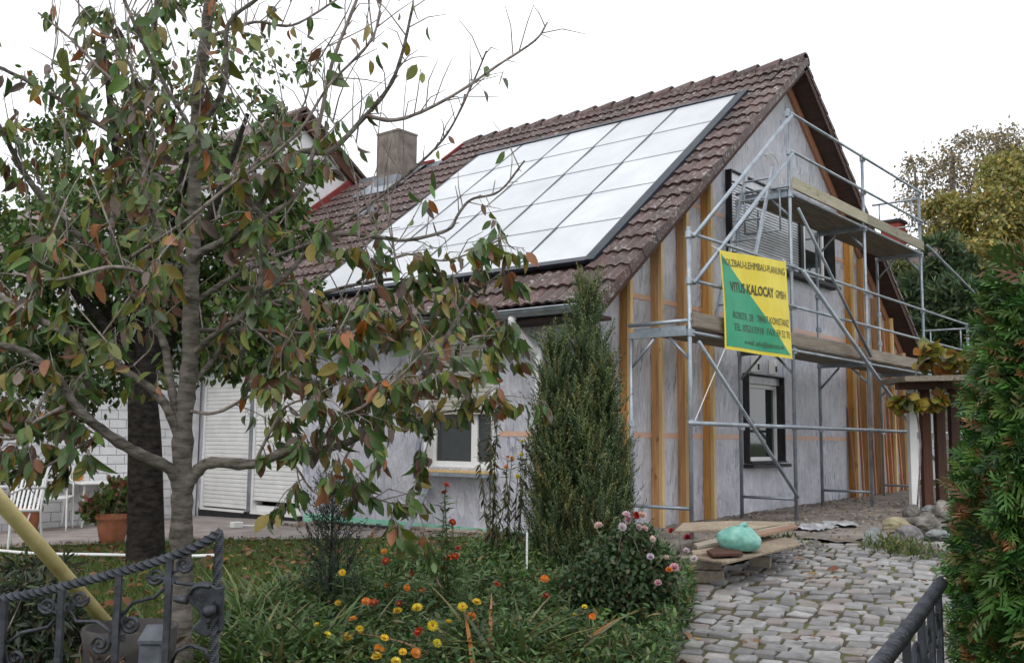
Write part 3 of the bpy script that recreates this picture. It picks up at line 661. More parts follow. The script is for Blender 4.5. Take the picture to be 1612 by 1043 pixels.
# ------------------------------------------------------------------ neighbouring buildings
nb = empty('neighbour_house', (4.6, YC, 0)); tag(nb, 'white neighbouring house with brown barge boards behind the chimney', 'house')
AX, AZ, SN = 4.55, 7.02, .68
mb = MB(); mb.prism([(-1.5, YC+.01, -.6), (10.5, YC+.01, -.6), (10.5, YC+.01, AZ-SN*5.95), (AX, YC+.01, AZ), (-1.5, YC+.01, AZ-SN*6.05)], (0, 7, 0)); mb.build('wall', MT['render_white'], nb)
for sg in (-1, 1):
    a, b = np.array([AX, YC-.1, AZ+.1]), np.array([AX+sg*6.3, YC-.1, AZ+.1-SN*6.3])
    MB().beam(a, b, .06, .24).build('bargeboard', MT['brownpaint'], nb)
    mb = MB(); mb.prism([a+[0, -.1, .13], b+[0, -.1, .13], b+[0, -.1, .2], a+[0, -.1, .2]], (0, 7.6, 0)); mb.build('roof', MT['tile'], nb)
ext = empty('garden_annex', (-2, 7.5, -.4)); tag(ext, 'low white brick annex wall behind the white garden chair', 'annex')
MB().box((-9, 7.56, -.6), (1.62, 9.05, 2.15)).build('wall', MT['render_white'], ext)
MB().box((-9.1, 7.3, 2.151), (1.64, 9.06, 2.28)).build('roof_slab', MT['zinc'], ext)
mbk = MB(); k = 0
for r_ in range(20):
    z = -.45+r_*.13; x = -5.2+(r_ % 2)*.13
    while x < 1.4:
        h = rs.uniform(0, .004); mbk.box((x, 7.535-h, z), (x+.25, 7.565, z+.12)); x += .26
tag(mbk.build('bricks', MT['render_white'], ext), kind='stuff')
fh = empty('far_house', (26, 14, 0)); tag(fh, 'distant house whose red brick chimney shows above the scaffold deck', 'house')
c_ = at(1406, 362, 27); MB().box(c_+[-.25, -.25, -1.2], c_+[.25, .25, .16]).build('chimney', simple('redbrick', (.20, .035, .03), (.28, .06, .05), 9, .85, .3), fh) 
MB().box(c_+[-.3, -.3, .161], c_+[.3, .3, .24]).build('chimney_cap', MT['black'], fh)
MB().prism([c_+[-3.5, -2, -3.6], c_+[3.5, -2, -3.6], c_+[3.5, -2, -2.8], c_+[0, -2, -.6], c_+[-3.5, -2, -2.8]], (0, 5, 0)).build('roof', MT['tile'], fh)
MB().box(c_+[-3.3, -1.8, -c_[2]-.5], c_+[3.3, 2.8, -3.61]).build('wall', MT['render_white'], fh)

# ------------------------------------------------------------------ pergola on the far corner
pg0 = gnd(1440, 806); pg = empty('pergola', pg0); tag(pg, 'white and brown wooden pergola with vine beside the boulders', 'pergola')
def pgp(u, v, dd=0): 
    d_ = proj(pg0)[2]; return at(u, v, d_+dd)
zb = pg0[2]
def pole(u, dd, w_, mt, name, v1, v0=806):
    a = pgp(u, v0, dd); a[2] = zb-.05; b = pgp(u, v1, dd); b = np.array([a[0], a[1], b[2]]); MB().beam(a, b, w_, w_, (FW[0], FW[1], 0)).build(name, mt, pg, bevel=.004)
pole(1440, 0, .10, MT['white'], 'post', 598); pole(1600, 0, .10, MT['white'], 'post', 598)
for u in (1461, 1484, 1507, 1530, 1553): pole(u, .12, .12, MT['brownpaint'], 'slat', 606)
for v in (622, 686, 771): MB().beam(pgp(1443, v, .3), pgp(1620, v+3, .3), .05, .09).build('rail', MT['white'], pg)
MB().beam(pgp(1404, 599, -.1), pgp(1640, 594, -.1), .9, .07).build('roof_board', MT['deck'], pg); MB().beam(pgp(1410, 606, -.2), pgp(1640, 603, -.2), .06, .12).build('fascia', MT['brownpaint'], pg)
MB().beam(pgp(1470, 592, .5), pgp(1640, 585, .5), 1.2, .03).build('roof_board', MT['deck'], pg)

# ------------------------------------------------------------------ leaf shapes
def leaf_tpl(wd=.25, fold=.06, droop=.15, nseg=4):
    xs = np.linspace(0, 1, nseg+1); hw = wd*np.sin(np.pi*xs**.85)**.8; hw[0] = hw[-1] = 0; zc = -droop*xs**2
    V = [(x, 0, z) for x, z in zip(xs, zc)]; n = nseg+1; L = {}; R = {}
    for i in range(1, nseg): L[i] = len(V); V.append((xs[i], hw[i], zc[i]+fold*hw[i]/wd)); R[i] = len(V); V.append((xs[i], -hw[i], zc[i]+fold*hw[i]/wd))
    F = []
    for D, fl in ((L, 0), (R, 1)):
        for i in range(nseg):
            if i == 0: f = [(0, 1, D[1])]
            elif i == nseg-1: f = [(i, i+1, D[i])]
            else: f = [(i, i+1, D[i+1]), (i, D[i+1], D[i])]
            F += [q[::-1] if fl else q for q in f]
    return np.array(V, float), np.array(F)
LEAF = leaf_tpl(.215, .06, .18); LANCE = leaf_tpl(.10, .03, .25); 
QUAD = (np.array([(0, 0, 0), (.45, .28, .05), (1, 0, -.1), (.45, -.28, .05)], float), np.array([(0, 1, 2), (0, 2, 3)]))
def pick(pal, n, wts=None, j=.15):
    pal = np.array(pal); i = rs.choice(len(pal), n, p=None if wts is None else np.array(wts)/sum(wts)); return pal[i]*(1+rs.uniform(-j, j, (n, 1)))
PAL = [(.058, .125, .036), (.095, .175, .045), (.18, .215, .052), (.25, .20, .05), (.17, .09, .06), (.30, .115, .045), (.17, .13, .115), (.13, .18, .105)]
PW_ = [6, 7, 5.5, 3.4, 2.8, 1.7, 2.4, 2.2]
# ------------------------------------------------------------------ fruit tree beside the gate
D0 = 5.0
tb0 = at(285, 1000, D0); tb0 = onz(tb0[0], tb0[1]); ft = empty('fruit_tree', tb0); tag(ft, 'bare-limbed fruit tree with drooping green and reddish leaves beside the iron gate', 'tree')
BR = [ # polylines (u, v, depth offset), start and end radius in px at 5 m
 ([(283, 1125, 0), (283, 1010, 0), (285, 900, 0), (286, 800, 0), (286, 745, 0), (291, 640, .02), (300, 560, .04), (300, 450, .05), (304, 398, .05), (307, 280, .1), (311, 150, .1), (325, 50, .05), (332, -60, 0)], 21, 8, 0),
 ([(285, 770, 0), (268, 738, -.03), (215, 712, -.1), (165, 680, -.18), (125, 645, -.25), (90, 595, -.3), (50, 560, -.3), (10, 545, -.35), (-60, 530, -.4)], 12, 5, 1),
 ([(290, 775, 0), (305, 748, -.03), (332, 728, -.06), (400, 730, -.12), (450, 710, -.15), (500, 708, -.1), (560, 690, -.05), (600, 650, .0), (640, 614, .05), (674, 580, .05), (708, 521, .1), (742, 464, .1)], 12, 3, 1),
 ([(283, 690, 0), (262, 640, -.02), (235, 610, .0), (190, 580, .06), (150, 545, .12), (75, 510, .2), (20, 480, .25), (-30, 440, .3)], 9, 5, 1),
 ([(280, 660, 0), (268, 600, .06), (258, 540, .1), (240, 510, .15), (215, 465, .2), (203, 438, .22), (178, 408, .2), (121, 370, .15), (85, 334, .1), (40, 274, 0), (0, 201, -.1), (-30, 150, -.1)], 8, 4, 1),
 ([(178, 408, .2), (178, 330, .25), (193, 262, .3), (209, 225, .3), (225, 181, .3), (241, 121, .28), (246, 0, .2), (248, -50, .2)], 5.5, 3.5, 1),
 ([(205, 229, .3), (133, 181, .35), (60, 137, .4), (0, 107, .4), (-40, 95, .4)], 5, 3, 1),
 ([(304, 420, .05), (312, 400, .0), (362, 374, -.1), (400, 335, -.2), (422, 298, -.25), (471, 241, -.3), (519, 238, -.3), (573, 185, -.25), (613, 136, -.2), (633, 84, -.2), (650, 10, -.2)], 9, 2.2, 1),
 ([(575, 182, -.25), (617, 189, -.2), (661, 177, -.15), (722, 145, -.1), (782, 104, -.05), (842, 64, 0), (862, 35, 0)], 4, 1.6, .35),
 ([(304, 430, .05), (285, 405, .1), (258, 372, .15), (240, 330, .2), (228, 268, .2), (215, 200, .2), (190, 100, .25), (170, 20, .3)], 8, 2.5, 1),
 ([(380, 560, -.15), (395, 495, -.2), (406, 470, -.2), (414, 400, -.22), (416, 346, -.25), (350, 278, -.3), (290, 185, -.35), (241, 100, -.4), (197, 4, -.4), (180, -40, -.4)], 5.5, 3, 1),
 ([(416, 346, -.25), (475, 294, -.3), (503, 193, -.35), (523, 100, -.35), (560, 4, -.35), (575, -40, -.35)], 4.5, 2.5, .6),
 ([(300, 560, .04), (340, 525, -.05), (380, 500, -.1), (407, 468, -.2), (455, 428, -.2), (499, 382, -.15), (540, 368, -.1), (600, 374, -.05), (641, 378, 0), (705, 362, .05), (721, 338, .05), (742, 314, .1), (786, 301, .1), (826, 253, .1)], 6, 1.8, .6),
 ([(300, 480, .05), (360, 440, .2), (439, 402, .3), (499, 378, .35), (560, 338, .35), (610, 300, .35), (661, 257, .35), (705, 209, .35), (742, 136, .35), (766, 80, .3)], 5, 1.6, .45),
 ([(306, 200, .1), (316, 195, .05), (342, 161, 0), (356, 113, -.05), (356, 52, -.05), (370, 24, -.05), (403, 0, -.05), (450, -40, -.05)], 6, 3, 1),
 ([(209, 403, .25), (290, 350, -.4), (354, 298, -.4), (427, 246, -.4), (475, 201, -.4), (519, 133, -.4), (580, 70, -.4), (600, 20, -.4)], 3.5, 1.8, .9),
 ([(296, 610, .03), (340, 560, .3), (387, 489, .35), (495, 465, .4), (560, 448, .4), (640, 440, .45), (720, 470, .5), (790, 430, .5)], 5.5, 2, 1.2),
 ([(300, 520, .05), (400, 520, .5), (480, 525, .6), (560, 516, .6), (663, 500, .7), (740, 520, .7), (800, 560, .7)], 5, 2, 1.2),
 ([(632, 626, .05), (681, 624, .1), (708, 593, .15), (739, 535, .15), (774, 528, .2), (808, 517, .2)], 3, 1.3, 1.3),
 ([(560, 690, -.05), (540, 735, -.1), (560, 770, -.1), (610, 790, -.1), (660, 800, -.05)], 3, 1.2, 1.5),
 ([(448, 712, -.15), (470, 740, -.2), (490, 770, -.2), (520, 790, -.2)], 2.5, 1.2, 1.5),
 ([(165, 680, -.18), (120, 705, -.25), (85, 727, -.3), (60, 740, -.3)], 3.5, 1.6, 1.4),
 ([(100, 640, -.3), (60, 660, -.4), (20, 690, -.5), (-20, 680, -.5)], 3.5, 2, 1.5),
 ([(325, 60, .05), (400, 35, .2), (460, 40, .3), (530, 0, .3)], 3.5, 2, .6),
 ([(300, 470, .05), (250, 440, -.4), (180, 420, -.6), (90, 440, -.7), (20, 430, -.7)], 4, 2, 1.2),
 ([(304, 300, .1), (370, 280, .4), (430, 230, .5), (480, 160, .5), (490, 80, .5)], 4, 1.6, .7),
 ([(308, 230, .1), (250, 180, -.2), (170, 120, -.3), (110, 60, -.3), (60, 20, -.3)], 4, 1.6, .9),
 ([(562, 445, .4), (600, 420, .3), (640, 400, .3), (700, 410, .3), (760, 390, .3), (800, 370, .3)], 3, 1.4, 1.8),
 ([(499, 710, -.1), (530, 660, -.2), (570, 640, -.25), (620, 600, -.25), (660, 560, -.25), (690, 520, -.25)], 3, 1.4, 1.3),
 ([(400, 520, .5), (450, 560, .45), (500, 590, .4), (560, 600, .4), (620, 640, .4), (680, 690, .4)], 3, 1.3, 1.3),
 ([(400, 730, -.12), (425, 680, -.2), (450, 640, -.2), (500, 620, -.2), (550, 590, -.2)], 3, 1.3, 1.3),
 ([(291, 645, .02), (335, 650, -.05), (380, 630, -.1), (430, 600, -.2), (480, 560, -.2), (530, 540, -.2), (590, 500, -.2)], 3.5, 1.4, 1.2),
 ([(90, 595, -.3), (60, 640, -.35), (40, 690, -.35), (30, 730, -.35)], 3, 1.4, 1.5),
 ([(160, 560, .1), (120, 600, .2), (90, 650, .25), (60, 680, .25)], 3, 1.4, 1.3),
 ([(600, 650, 0), (640, 660, .2), (690, 650, .3), (740, 640, .3), (780, 610, .35)], 3, 1.4, 1.3),
]
LO = []; LD = []; twigs = MB(); first = True
for pts, r0, r1, dens in BR:
    P = smoothline([at(u, v, D0+dd) for u, v, dd in pts], 6); n = len(P); px = D0/FPX*(.95 if first else .88)
    if first: P[0] = np.array([P[0][0], P[0][1], tb0[2]-.05])
    rr = [(r0+(r1-r0)*(i/(n-1))**.9)*px*(1+.07*math.sin(i*1.7)+rs.uniform(-.07, .07)) for i in range(n)]
    if first: rr[0] *= 1.35; rr[1] *= 1.15; rr[2] *= 1.05
    MB().tube(P, rr, 12 if r0 > 7 else 7, jit=.09).build('trunk' if first else 'branch', MT['bark'] if r0 > 4.9 else MT['twig'], ft, True)
    L = np.cumsum([0]+[np.linalg.norm(P[i+1]-P[i]) for i in range(n-1)]); tot = L[-1]
    start = .55 if first else min(.18*tot, .25)
    if first: start = 1.3
    s_ = start
    first = False
    while s_ < tot:
        i = min(n-2, int(np.searchsorted(L, s_)-1)); i = max(i, 0); q = P[i]+(P[i+1]-P[i])*((s_-L[i])/(L[i+1]-L[i]+1e-9)); t = nrm(P[i+1]-P[i])
        u_, v_, _ = proj(q)
        if v_ > 640 and 200 < u_ < 400: s_ += .1; continue
        dn = dens
        if v_ < 90: dn *= .6
        if u_ > 470 and v_ < 365: dn *= .16
        elif u_ > 520 and v_ < 430: dn *= .8
        elif u_ > 430: dn *= 1.35
        elif u_ < 220 and v_ > 430: dn *= 1.35
        if dens > .05 and rs.rand() < .8:
            d = nrm(rs.normal(0, 1, 3)); d = nrm(d-t*(d@t)*.6+t*.5+np.array([0, 0, .25])); ln = rs.uniform(.05, .27)*(1.2 if s_ > tot*.8 else 1)
            Q = [q, q+d*ln*.5+np.array([0, 0, .02]), q+d*ln+rs.normal(0, .02, 3)]; twigs.tube(Q, [.0035, .0028, .0015], 5, False)
            for k in range(rs.poisson((2.6+ln*13)*dn*1.42)):
                f = rs.uniform(.25, 1.02); b = Q[0]+(Q[2]-Q[0])*f; LO.append(b); LD.append(d)
        else:
            d = nrm(rs.normal(0, 1, 3)); twigs.tube([q, q+d*rs.uniform(.015, .035)], [.004, .002], 5, False)
        s_ += rs.uniform(.03, .065)
LO = np.array(LO); LD = np.array(LD); nl = len(LO)
AXS = nrm(np.stack([rs.normal(0, .38, nl), rs.normal(0, .38, nl), -1.0+rs.normal(0, .3, nl)], 1)+LD*.35)
PET = LO+AXS*.03+LD*.012
for i in range(nl): twigs.tube([LO[i], PET[i]+AXS[i]*.004], .0011, 3, False)
for k in range(100):
    u = rs.uniform(0, 640); v = rs.uniform(20, 560); d = D0+rs.uniform(-.6, .6); a = at(u, v, d); dd_ = nrm(np.array(RT)*rs.normal(0, .5)+FW*rs.normal(0, .3)+np.array([0, 0, 1.0])); ln = rs.uniform(.25, .75)
    near = min(LO, key=lambda q: (q[0]-a[0])**2+(q[1]-a[1])**2+(q[2]-a[2])**2); a = np.array(near)
    twigs.tube(smoothline([a, a+dd_*ln*.5+rs.normal(0, .03, 3), a+dd_*ln+rs.normal(0, .05, 3)], 3), np.linspace(.0045, .0014, 7), 5, False)
tag(twigs.build('twigs', MT['twig'], ft, fix=False), kind='stuff')
NRM = nrm(rs.normal(0, 1, (nl, 3))-FW*.7); SZ = rs.uniform(.060, .120, nl)[:, None]*np.stack([np.ones(nl), rs.uniform(.75, 1.15, nl), rs.uniform(-.6, 3.2, nl)], 1)
CL = pick(PAL, nl, PW_, .2)
pj = np.array([proj(q) for q in PET]); fac = np.abs(np.sum(NRM*FW, 1))*SZ[:, 0]**2/pj[:, 2]**2*((pj[:, 0] > 10) & (pj[:, 0] < 1600) & (pj[:, 1] > 5))
order = np.argsort(-fac); big, rest = order[:300], order[300:]
lmes = []
for k in range(5):
    T, F = leaf_tpl(.205+.014*k, .03+.03*k, .05+.10*k, 5); me = mesh_np('leaf', T, F, MT['leafobj'], None, True); lmes.append(me)
for i in big:
    a = AXS[i]; nn = NRM[i]-a*(NRM[i]@a); nn = nrm(nn); b = np.cross(nn, a)
    o = bpy.data.objects.new('leaf', lmes[i % 5]); p_ = PET[i]-tb0
    o.matrix_local = Matrix(((a[0], b[0], nn[0], p_[0]), (a[1], b[1], nn[1], p_[1]), (a[2], b[2], nn[2], p_[2]), (0, 0, 0, 1))) @ Matrix.Diagonal((*SZ[i], 1))
    o.color = (*CL[i], 1); link(o, ft)
tag(scatter('leaves', *LEAF, PET[rest], AXS[rest], NRM[rest], SZ[rest], CL[rest], MT['leaf'], ft, True), kind='stuff')
print('front leaves', nl)

# ------------------------------------------------------------------ crowns
def crown(parent, blobs, n, size, pal, wts, name='crown', tpl=QUAD, mat='leaf', droop=.5, clump=60, shell=.55):
    """leaves gathered in clumps spread through ellipsoid blobs: (centre, radii, weight)"""
    O = []; A = []
    W_ = np.array([b[2] for b in blobs], float); W_ /= W_.sum()
    for (c, r, _), wt in zip(blobs, W_):
        m = int(n*wt); nc = max(4, m//clump)
        d = nrm(rs.normal(0, 1, (nc, 3))); rad = rs.uniform(shell, 1.0, (nc, 1))**.6; cc_ = np.array(c)+d*rad*np.array(r)
        idx = rs.randint(0, nc, m); sp = np.array(r).mean()*rs.uniform(.10, .24, (nc, 1))
        O.append(cc_[idx]+rs.normal(0, 1, (m, 3))*sp[idx]*[1, 1, .7]); A.append(d[idx]*.6+rs.normal(0, .7, (m, 3)))
    O = np.concatenate(O); A = np.concatenate(A)-[0, 0, droop]; k = len(O)
    return tag(scatter(name, *tpl, O, A, rs.normal(0, 1, (k, 3))+[0, 0, .5], rs.uniform(.7, 1.25, k)*size, pick(pal, k, wts, .25), MT[mat], parent), kind='stuff')
def limbs(parent, base, tops, r0, mat, wob=.12, r1=.02, name='branch'):
    for tp in tops:
        a, b = np.array(base), np.array(tp); ln = np.linalg.norm(b-a)
        P = [a+(b-a)*t+rs.normal(0, wob*ln*.25, 3)*(0 < t < 1)+np.array([0, 0, .06*ln*math.sin(t*3.1)]) for t in (0, .3, .6, 1)]
        P = smoothline(P, 3); MB().tube(P, np.linspace(r0, r1, len(P)), 8).build(name, mat, parent, True)
# dark old tree on the lawn
t2 = gnd(228, 884); dk = empty('lawn_tree', t2); tag(dk, 'old tree with thick dark trunk and dense green crown on the lawn', 'tree'); d2 = proj(t2)[2]
tp = np.array([at(u, v, d2) for u, v in ((228, 700), (225, 620), (232, 560), (240, 500), (246, 430), (250, 360))])
P = smoothline([t2-[0, 0, .1], t2+[0, 0, .15], *[np.array([q[0], q[1], q[2]]) for q in tp]], 4); k = len(P)
rr_ = np.interp(np.linspace(0, 1, k), [0, .08, .2, .5, 1], [.24, .185, .165, .12, .035]); MB().tube(P, rr_, 16).build('trunk', MT['darkbark'], dk, True)
limbs(dk, at(226, 590, d2), [at(u, v, d2+dd) for u, v, dd in ((60, 420, -.5), (20, 250, .6), (120, 160, .9), (420, 330, .5), (390, 180, -.3), (330, 60, .4), (160, 40, -.4))], .075, MT['darkbark'])
bl = []
for u, v, dd, ru, rv, wt in ((60, 470, .2, 110, 110, 3), (160, 560, .6, 110, 70, 2.2), (60, 620, .4, 80, 60, 1.5), (120, 360, -.2, 110, 90, 2.2), (235, 430, .4, 110, 110, 2.4), (350, 500, .6, 90, 100, 2.2), (400, 390, .5, 70, 80, 1.1), (150, 240, .3, 110, 80, .9), (280, 280, .2, 100, 90, 1.0), (370, 260, .4, 70, 80, .45), (220, 140, .3, 120, 70, .25), (330, 130, .5, 90, 70, .15), (440, 530, .8, 60, 60, .9), (380, 60, .4, 120, 60, .3), (60, 160, .2, 80, 60, .3), (470, 470, .6, 60, 50, .5), (420, 300, .6, 70, 60, .8), (470, 350, .7, 50, 50, .5), (400, 200, .5, 70, 50, .4), (470, 270, .9, 40, 40, .2)):
    s_ = d2/FPX; bl.append((at(u, v, d2+dd), (ru*s_, ru*s_*1.0, rv*s_), wt))
crown(dk, bl, 27000, .085, [(.045, .10, .024), (.07, .145, .032), (.115, .18, .04), (.17, .18, .04), (.20, .09, .035)], [5, 5, 3, 1.2, .5], tpl=leaf_tpl(.24, .05, .15, 3), clump=45)
# trees behind the pergola
def bgtree(name, label, u, v, d, blobs, n, size, pal, wts, group='trees behind the pergola', tops=5, mat='leaf', **kw):
    b = at(u, v, d); b = onz(b[0], b[1]); t = empty(name, b); tag(t, label, 'tree', group); s_ = d/FPX
    hi = at(u, min(q[1] for q in blobs), d); MB().tube(smoothline([b-[0, 0, .2], b+(hi-b)*.4+rs.normal(0, .2, 3)*[1, 1, 0], hi], 4), np.linspace(.012*d, .002*d, 9), 10).build('trunk', MT['bark'], t, True)
    limbs(t, b+(hi-b)*.35, [at(q[0], q[1], d+q[5]) for q in blobs[:tops]], .005*d, MT['bark'], r1=.0012*d)
    crown(t, [(at(q[0], q[1], d+q[5]), (q[2]*s_, q[2]*s_, q[3]*s_), q[4]) for q in blobs], n, size, pal, wts, mat=mat, **kw); return t
YEL = [(.32, .27, .07), (.38, .33, .09), (.24, .26, .08), (.17, .22, .07), (.34, .24, .08)]
bgtree('autumn_tree', 'yellow autumn tree with full golden crown behind the clipped hedge', 1580, 600, 27, [(1560, 360, 70, 60, 2, 0), (1600, 290, 60, 50, 1.5, 1), (1530, 420, 55, 55, 1.6, -1), (1600, 420, 60, 60, 2, 0), (1650, 340, 80, 90, 2, 0), (1500, 340, 45, 40, .7, .5), (1560, 500, 70, 60, 2, 0)], 30000, .15, YEL, [4, 3, 3, 2, 1])
bgtree('thin_tree', 'thin tall tree with sparse brownish leaves against the white sky', 1500, 600, 34, [(1475, 300, 55, 60, 1.2, 0), (1540, 250, 60, 40, 1.5, 0), (1450, 370, 40, 60, .8, 0), (1590, 240, 50, 40, 1, 0), (1510, 340, 50, 60, 1, 0), (1440, 270, 25, 25, .3, 0), (1620, 270, 60, 50, 1, 0)], 9000, .14, [(.28, .25, .17), (.24, .22, .15), (.32, .25, .14)], [1, 1, 1], tops=7, clump=18)
bgtree('pine_tree', 'dark green pine tree standing behind the scaffold end', 1490, 640, 22, [(1480, 400, 26, 28, .7, 0), (1510, 420, 24, 22, .5, 0), (1465, 460, 40, 35, 1.2, .5), (1510, 480, 50, 40, 1.6, -.5), (1480, 530, 55, 40, 1.8, 0), (1550, 530, 60, 50, 1.8, 0), (1440, 500, 30, 40, .8, 1), (1450, 560, 40, 40, 1, 1), (1520, 590, 70, 40, 1.5, 0)], 24000, .20, [(.04, .085, .042), (.065, .12, .055), (.10, .155, .06)], [2, 3, 2], tpl=leaf_tpl(.12, .03, .1, 3), droop=-.4)
bgtree('leafy_tree', 'mixed green and ochre tree low behind the red barge end of the roof', 1440, 700, 24, [(1420, 440, 30, 35, .8, 1), (1450, 480, 40, 40, 1, 0), (1440, 560, 40, 50, 1, .5), (1490, 640, 60, 60, 1.5, 0), (1470, 720, 60, 60, 1.5, 0), (1540, 700, 60, 70, 1.4, 0)], 14000, .15, [(.06, .10, .035), (.10, .13, .04), (.20, .17, .06)], [3, 2, 1])
# vine on the pergola
vn = empty('vine', pg0); tag(vn, 'yellowing grape vine trailing over the pergola roof edge', 'vine')
vp = [pgp(1444, 800, -.18), pgp(1449, 700, -.2), pgp(1440, 620, -.2), pgp(1450, 570, -.15), pgp(1500, 560, -.1), pgp(1540, 570, 0)]; MB().tube(smoothline(vp, 4), .012, 6).build('stem', MT['twig'], vn, True)
crown(vn, [(pgp(1470, 562, -.2), (.34, .3, .13), 2), (pgp(1432, 622, -.25), (.22, .2, .13), 1.2), (pgp(1510, 570, -.2), (.3, .3, .14), 1.2), (pgp(1480, 628, -.25), (.16, .1, .08), .5)], 330, .15, [(.30, .22, .03), (.19, .20, .03), (.10, .13, .03), (.26, .11, .03)], [3, 3, 2, 1.5], 'leaves', tpl=leaf_tpl(.48, .05, .2), clump=14)

# ------------------------------------------------------------------ conifers and hedge
def needle_sprig(n=16, ln=.32, sp=.5):
    V = []; F = []
    for i in range(n):
        t = i/n; a = i*2.4; b = np.array([t, 0, 0]); d = np.array([.8, math.cos(a)*sp*1.3, math.sin(a)*sp*1.3]); d /= np.linalg.norm(d); s_ = np.cross(d, [1, .2, .1]); s_ /= np.linalg.norm(s_)
        l_ = ln*(1-.45*t); k = len(V); V += [b-s_*.03, b+s_*.03, b+d*l_]; F.append((k, k+1, k+2))
    return np.array(V), np.array(F)
def fan_spray(r, n=7):
    V = []; F = []
    def strip(a, d, l_, w_, curl):
        a = np.array(a, float); d = np.array(d, float); s_ = np.array([-d[1], d[0], 0]); k = len(V)
        for t, ww in ((0, .5), (.35, 1), (.75, .85), (1, .15)): 
            c = a+d*l_*t+np.array([0, 0, -curl*t*t]); V.append(c-s_*w_*ww); V.append(c+s_*w_*ww)
        for i in range(3): F.append((k+2*i, k+2*i+1, k+2*i+3)); F.append((k+2*i, k+2*i+3, k+2*i+2))
    strip((0, 0, 0), (1, 0, 0), 1, .035, .25)
    for i in range(n):
        t = .12+.75*i/n; sg = 1 if i % 2 else -1; an = sg*r.uniform(.55, .85); l_ = (.55-.38*t)*r.uniform(.85, 1.1)
        strip((t, 0, -.25*t*t), (math.cos(an), math.sin(an), 0), l_, .040, .10+.1*r.rand())
    return np.array(V), np.array(F)
jb = gnd(912, 905); jn = empty('juniper', jb); tag(jn, 'tall columnar juniper growing before the house corner', 'shrub'); dj = proj(jb)[2]; sj = dj/FPX
MB().tube([jb-[0, 0, .1], jb+[0, 0, .9], jb+[0.02, 0, 1.9]], [.05, .035, .01], 8).build('trunk', MT['darkbark'], jn, True)
H_ = (905-470)*sj; lean = at(905, 470, dj)-jb; nS = 0
subs = [(jb+[0, 0, 0], .0, 1.04, .24)]+[(jb+np.array([r_*math.cos(a), r_*math.sin(a), 0]), a, h_, w_) for r_, a, h_, w_ in (lambda q: [(r*.70, a, h*.86, w*.80) for r, a, h, w in q])(((.16, .3, .93, .22), (.2, 1.5, .8, .22), (.18, 2.6, .96, .22), (.22, 3.7, .72, .22), (.17, 4.8, .88, .22), (.2, 5.6, .66, .22), (.28, 2.0, .55, .2), (.3, 4.2, .48, .2), (.3, 5.2, .42, .2), (.3, .9, .5, .2), (.27, 3.1, .62, .2)))]
OO = []; AA = []
for b_, a_, h_, w_ in subs:
    m_ = int(1150*h_); t_ = rs.uniform(.02, 1, m_); an = rs.uniform(0, 6.28, m_); wr_ = np.interp(t_, [0, .12, .5, .8, 1], [.75, 1, .95, .6, .12])*w_*rs.uniform(.35, 1.1, m_)**.6*(1+.25*np.sin(an*3+t_*11+a_*5))
    out = np.array([math.cos(a_), math.sin(a_)])*(.12 if b_ is not jb else 0)
    OO.append(np.stack([b_[0]+out[0]*t_+wr_*np.cos(an), b_[1]+out[1]*t_+wr_*np.sin(an), jb[2]+t_*h_*H_], 1)); AA.append(np.stack([np.cos(an)*.45, np.sin(an)*.45, np.ones(m_)*1.1], 1)+rs.normal(0, .25, (m_, 3)))
O = np.concatenate(OO); A = np.concatenate(AA); nS = len(O)
tag(scatter('foliage', *needle_sprig(18, .22, .55), O, A, rs.normal(0, 1, (nS, 3)), np.stack([rs.uniform(.10, .28, nS)]*1+[rs.uniform(.15, .25, nS)]*2, 1), pick([(.05, .085, .038), (.095, .145, .058), (.165, .195, .07), (.21, .18, .06)], nS, [3.5, 5, 3.5, 1], .25), MT['needle'], jn), kind='stuff')
spx = []
for k in range(34):
    b_, a, h_, w_ = subs[k % len(subs)]; a = a+rs.normal(0, .4); b0 = b_+np.array([math.cos(a)*.1+rs.normal(0, .05), math.sin(a)*.1+rs.normal(0, .05), h_*H_*rs.uniform(.75, .95)])
    ln = rs.uniform(.22, .48); m_ = 46; t_ = rs.uniform(0, 1, m_); ax_ = nrm(np.array([math.cos(a)*.2, math.sin(a)*.2, 1])+rs.normal(0, .08, 3)); spx.append(b0+ax_*ln*t_[:, None]+rs.normal(0, .022, (m_, 3))*(1.1-t_)[:, None])
spx = np.concatenate(spx); m_ = len(spx)
tag(scatter('spire_tips', *needle_sprig(16, .24, .5), spx, rs.normal(0, .3, (m_, 3))+[0, 0, 1], rs.normal(0, 1, (m_, 3)), rs.uniform(.07, .14, m_), pick([(.08, .12, .045), (.16, .185, .065), (.21, .185, .065)], m_, [3, 3, 1.2], .25), MT['needle'], jn), kind='stuff')
for k in range(26):
    a = rs.uniform(0, 6.28); r_ = rs.uniform(.1, .4); b = jb+[r_*math.cos(a), r_*math.sin(a), H_*rs.uniform(.2, .6)]; MB().tube([jb+[0, 0, .1], (jb+b)/2+[0, 0, .1], b], [.014, .01, .004], 5).build('stem', MT['darkbark'], jn)
yb = gnd(518, 985); yw = empty('young_conifer', yb); tag(yw, 'small dark young conifer among the strawflowers', 'shrub'); sy_ = proj(yb)[2]/FPX
MB().tube([yb-[0, 0, .05], yb+[0, 0, (985-775)*sy_]], [.018, .004], 6).build('trunk', MT['darkbark'], yw)
nS = 420; zz = rs.uniform(.05, 1, nS); ang = rs.uniform(0, 6.28, nS); rad = rs.uniform(.1, 1, nS)*np.interp(zz, [0, .3, .8, 1], [.17, .21, .14, .05])
O = yb+np.stack([rad*np.cos(ang), rad*np.sin(ang), zz*(985-765)*sy_], 1); A = np.stack([np.cos(ang)*.6, np.sin(ang)*.6, .9*np.ones(nS)], 1)+rs.normal(0, .25, (nS, 3))
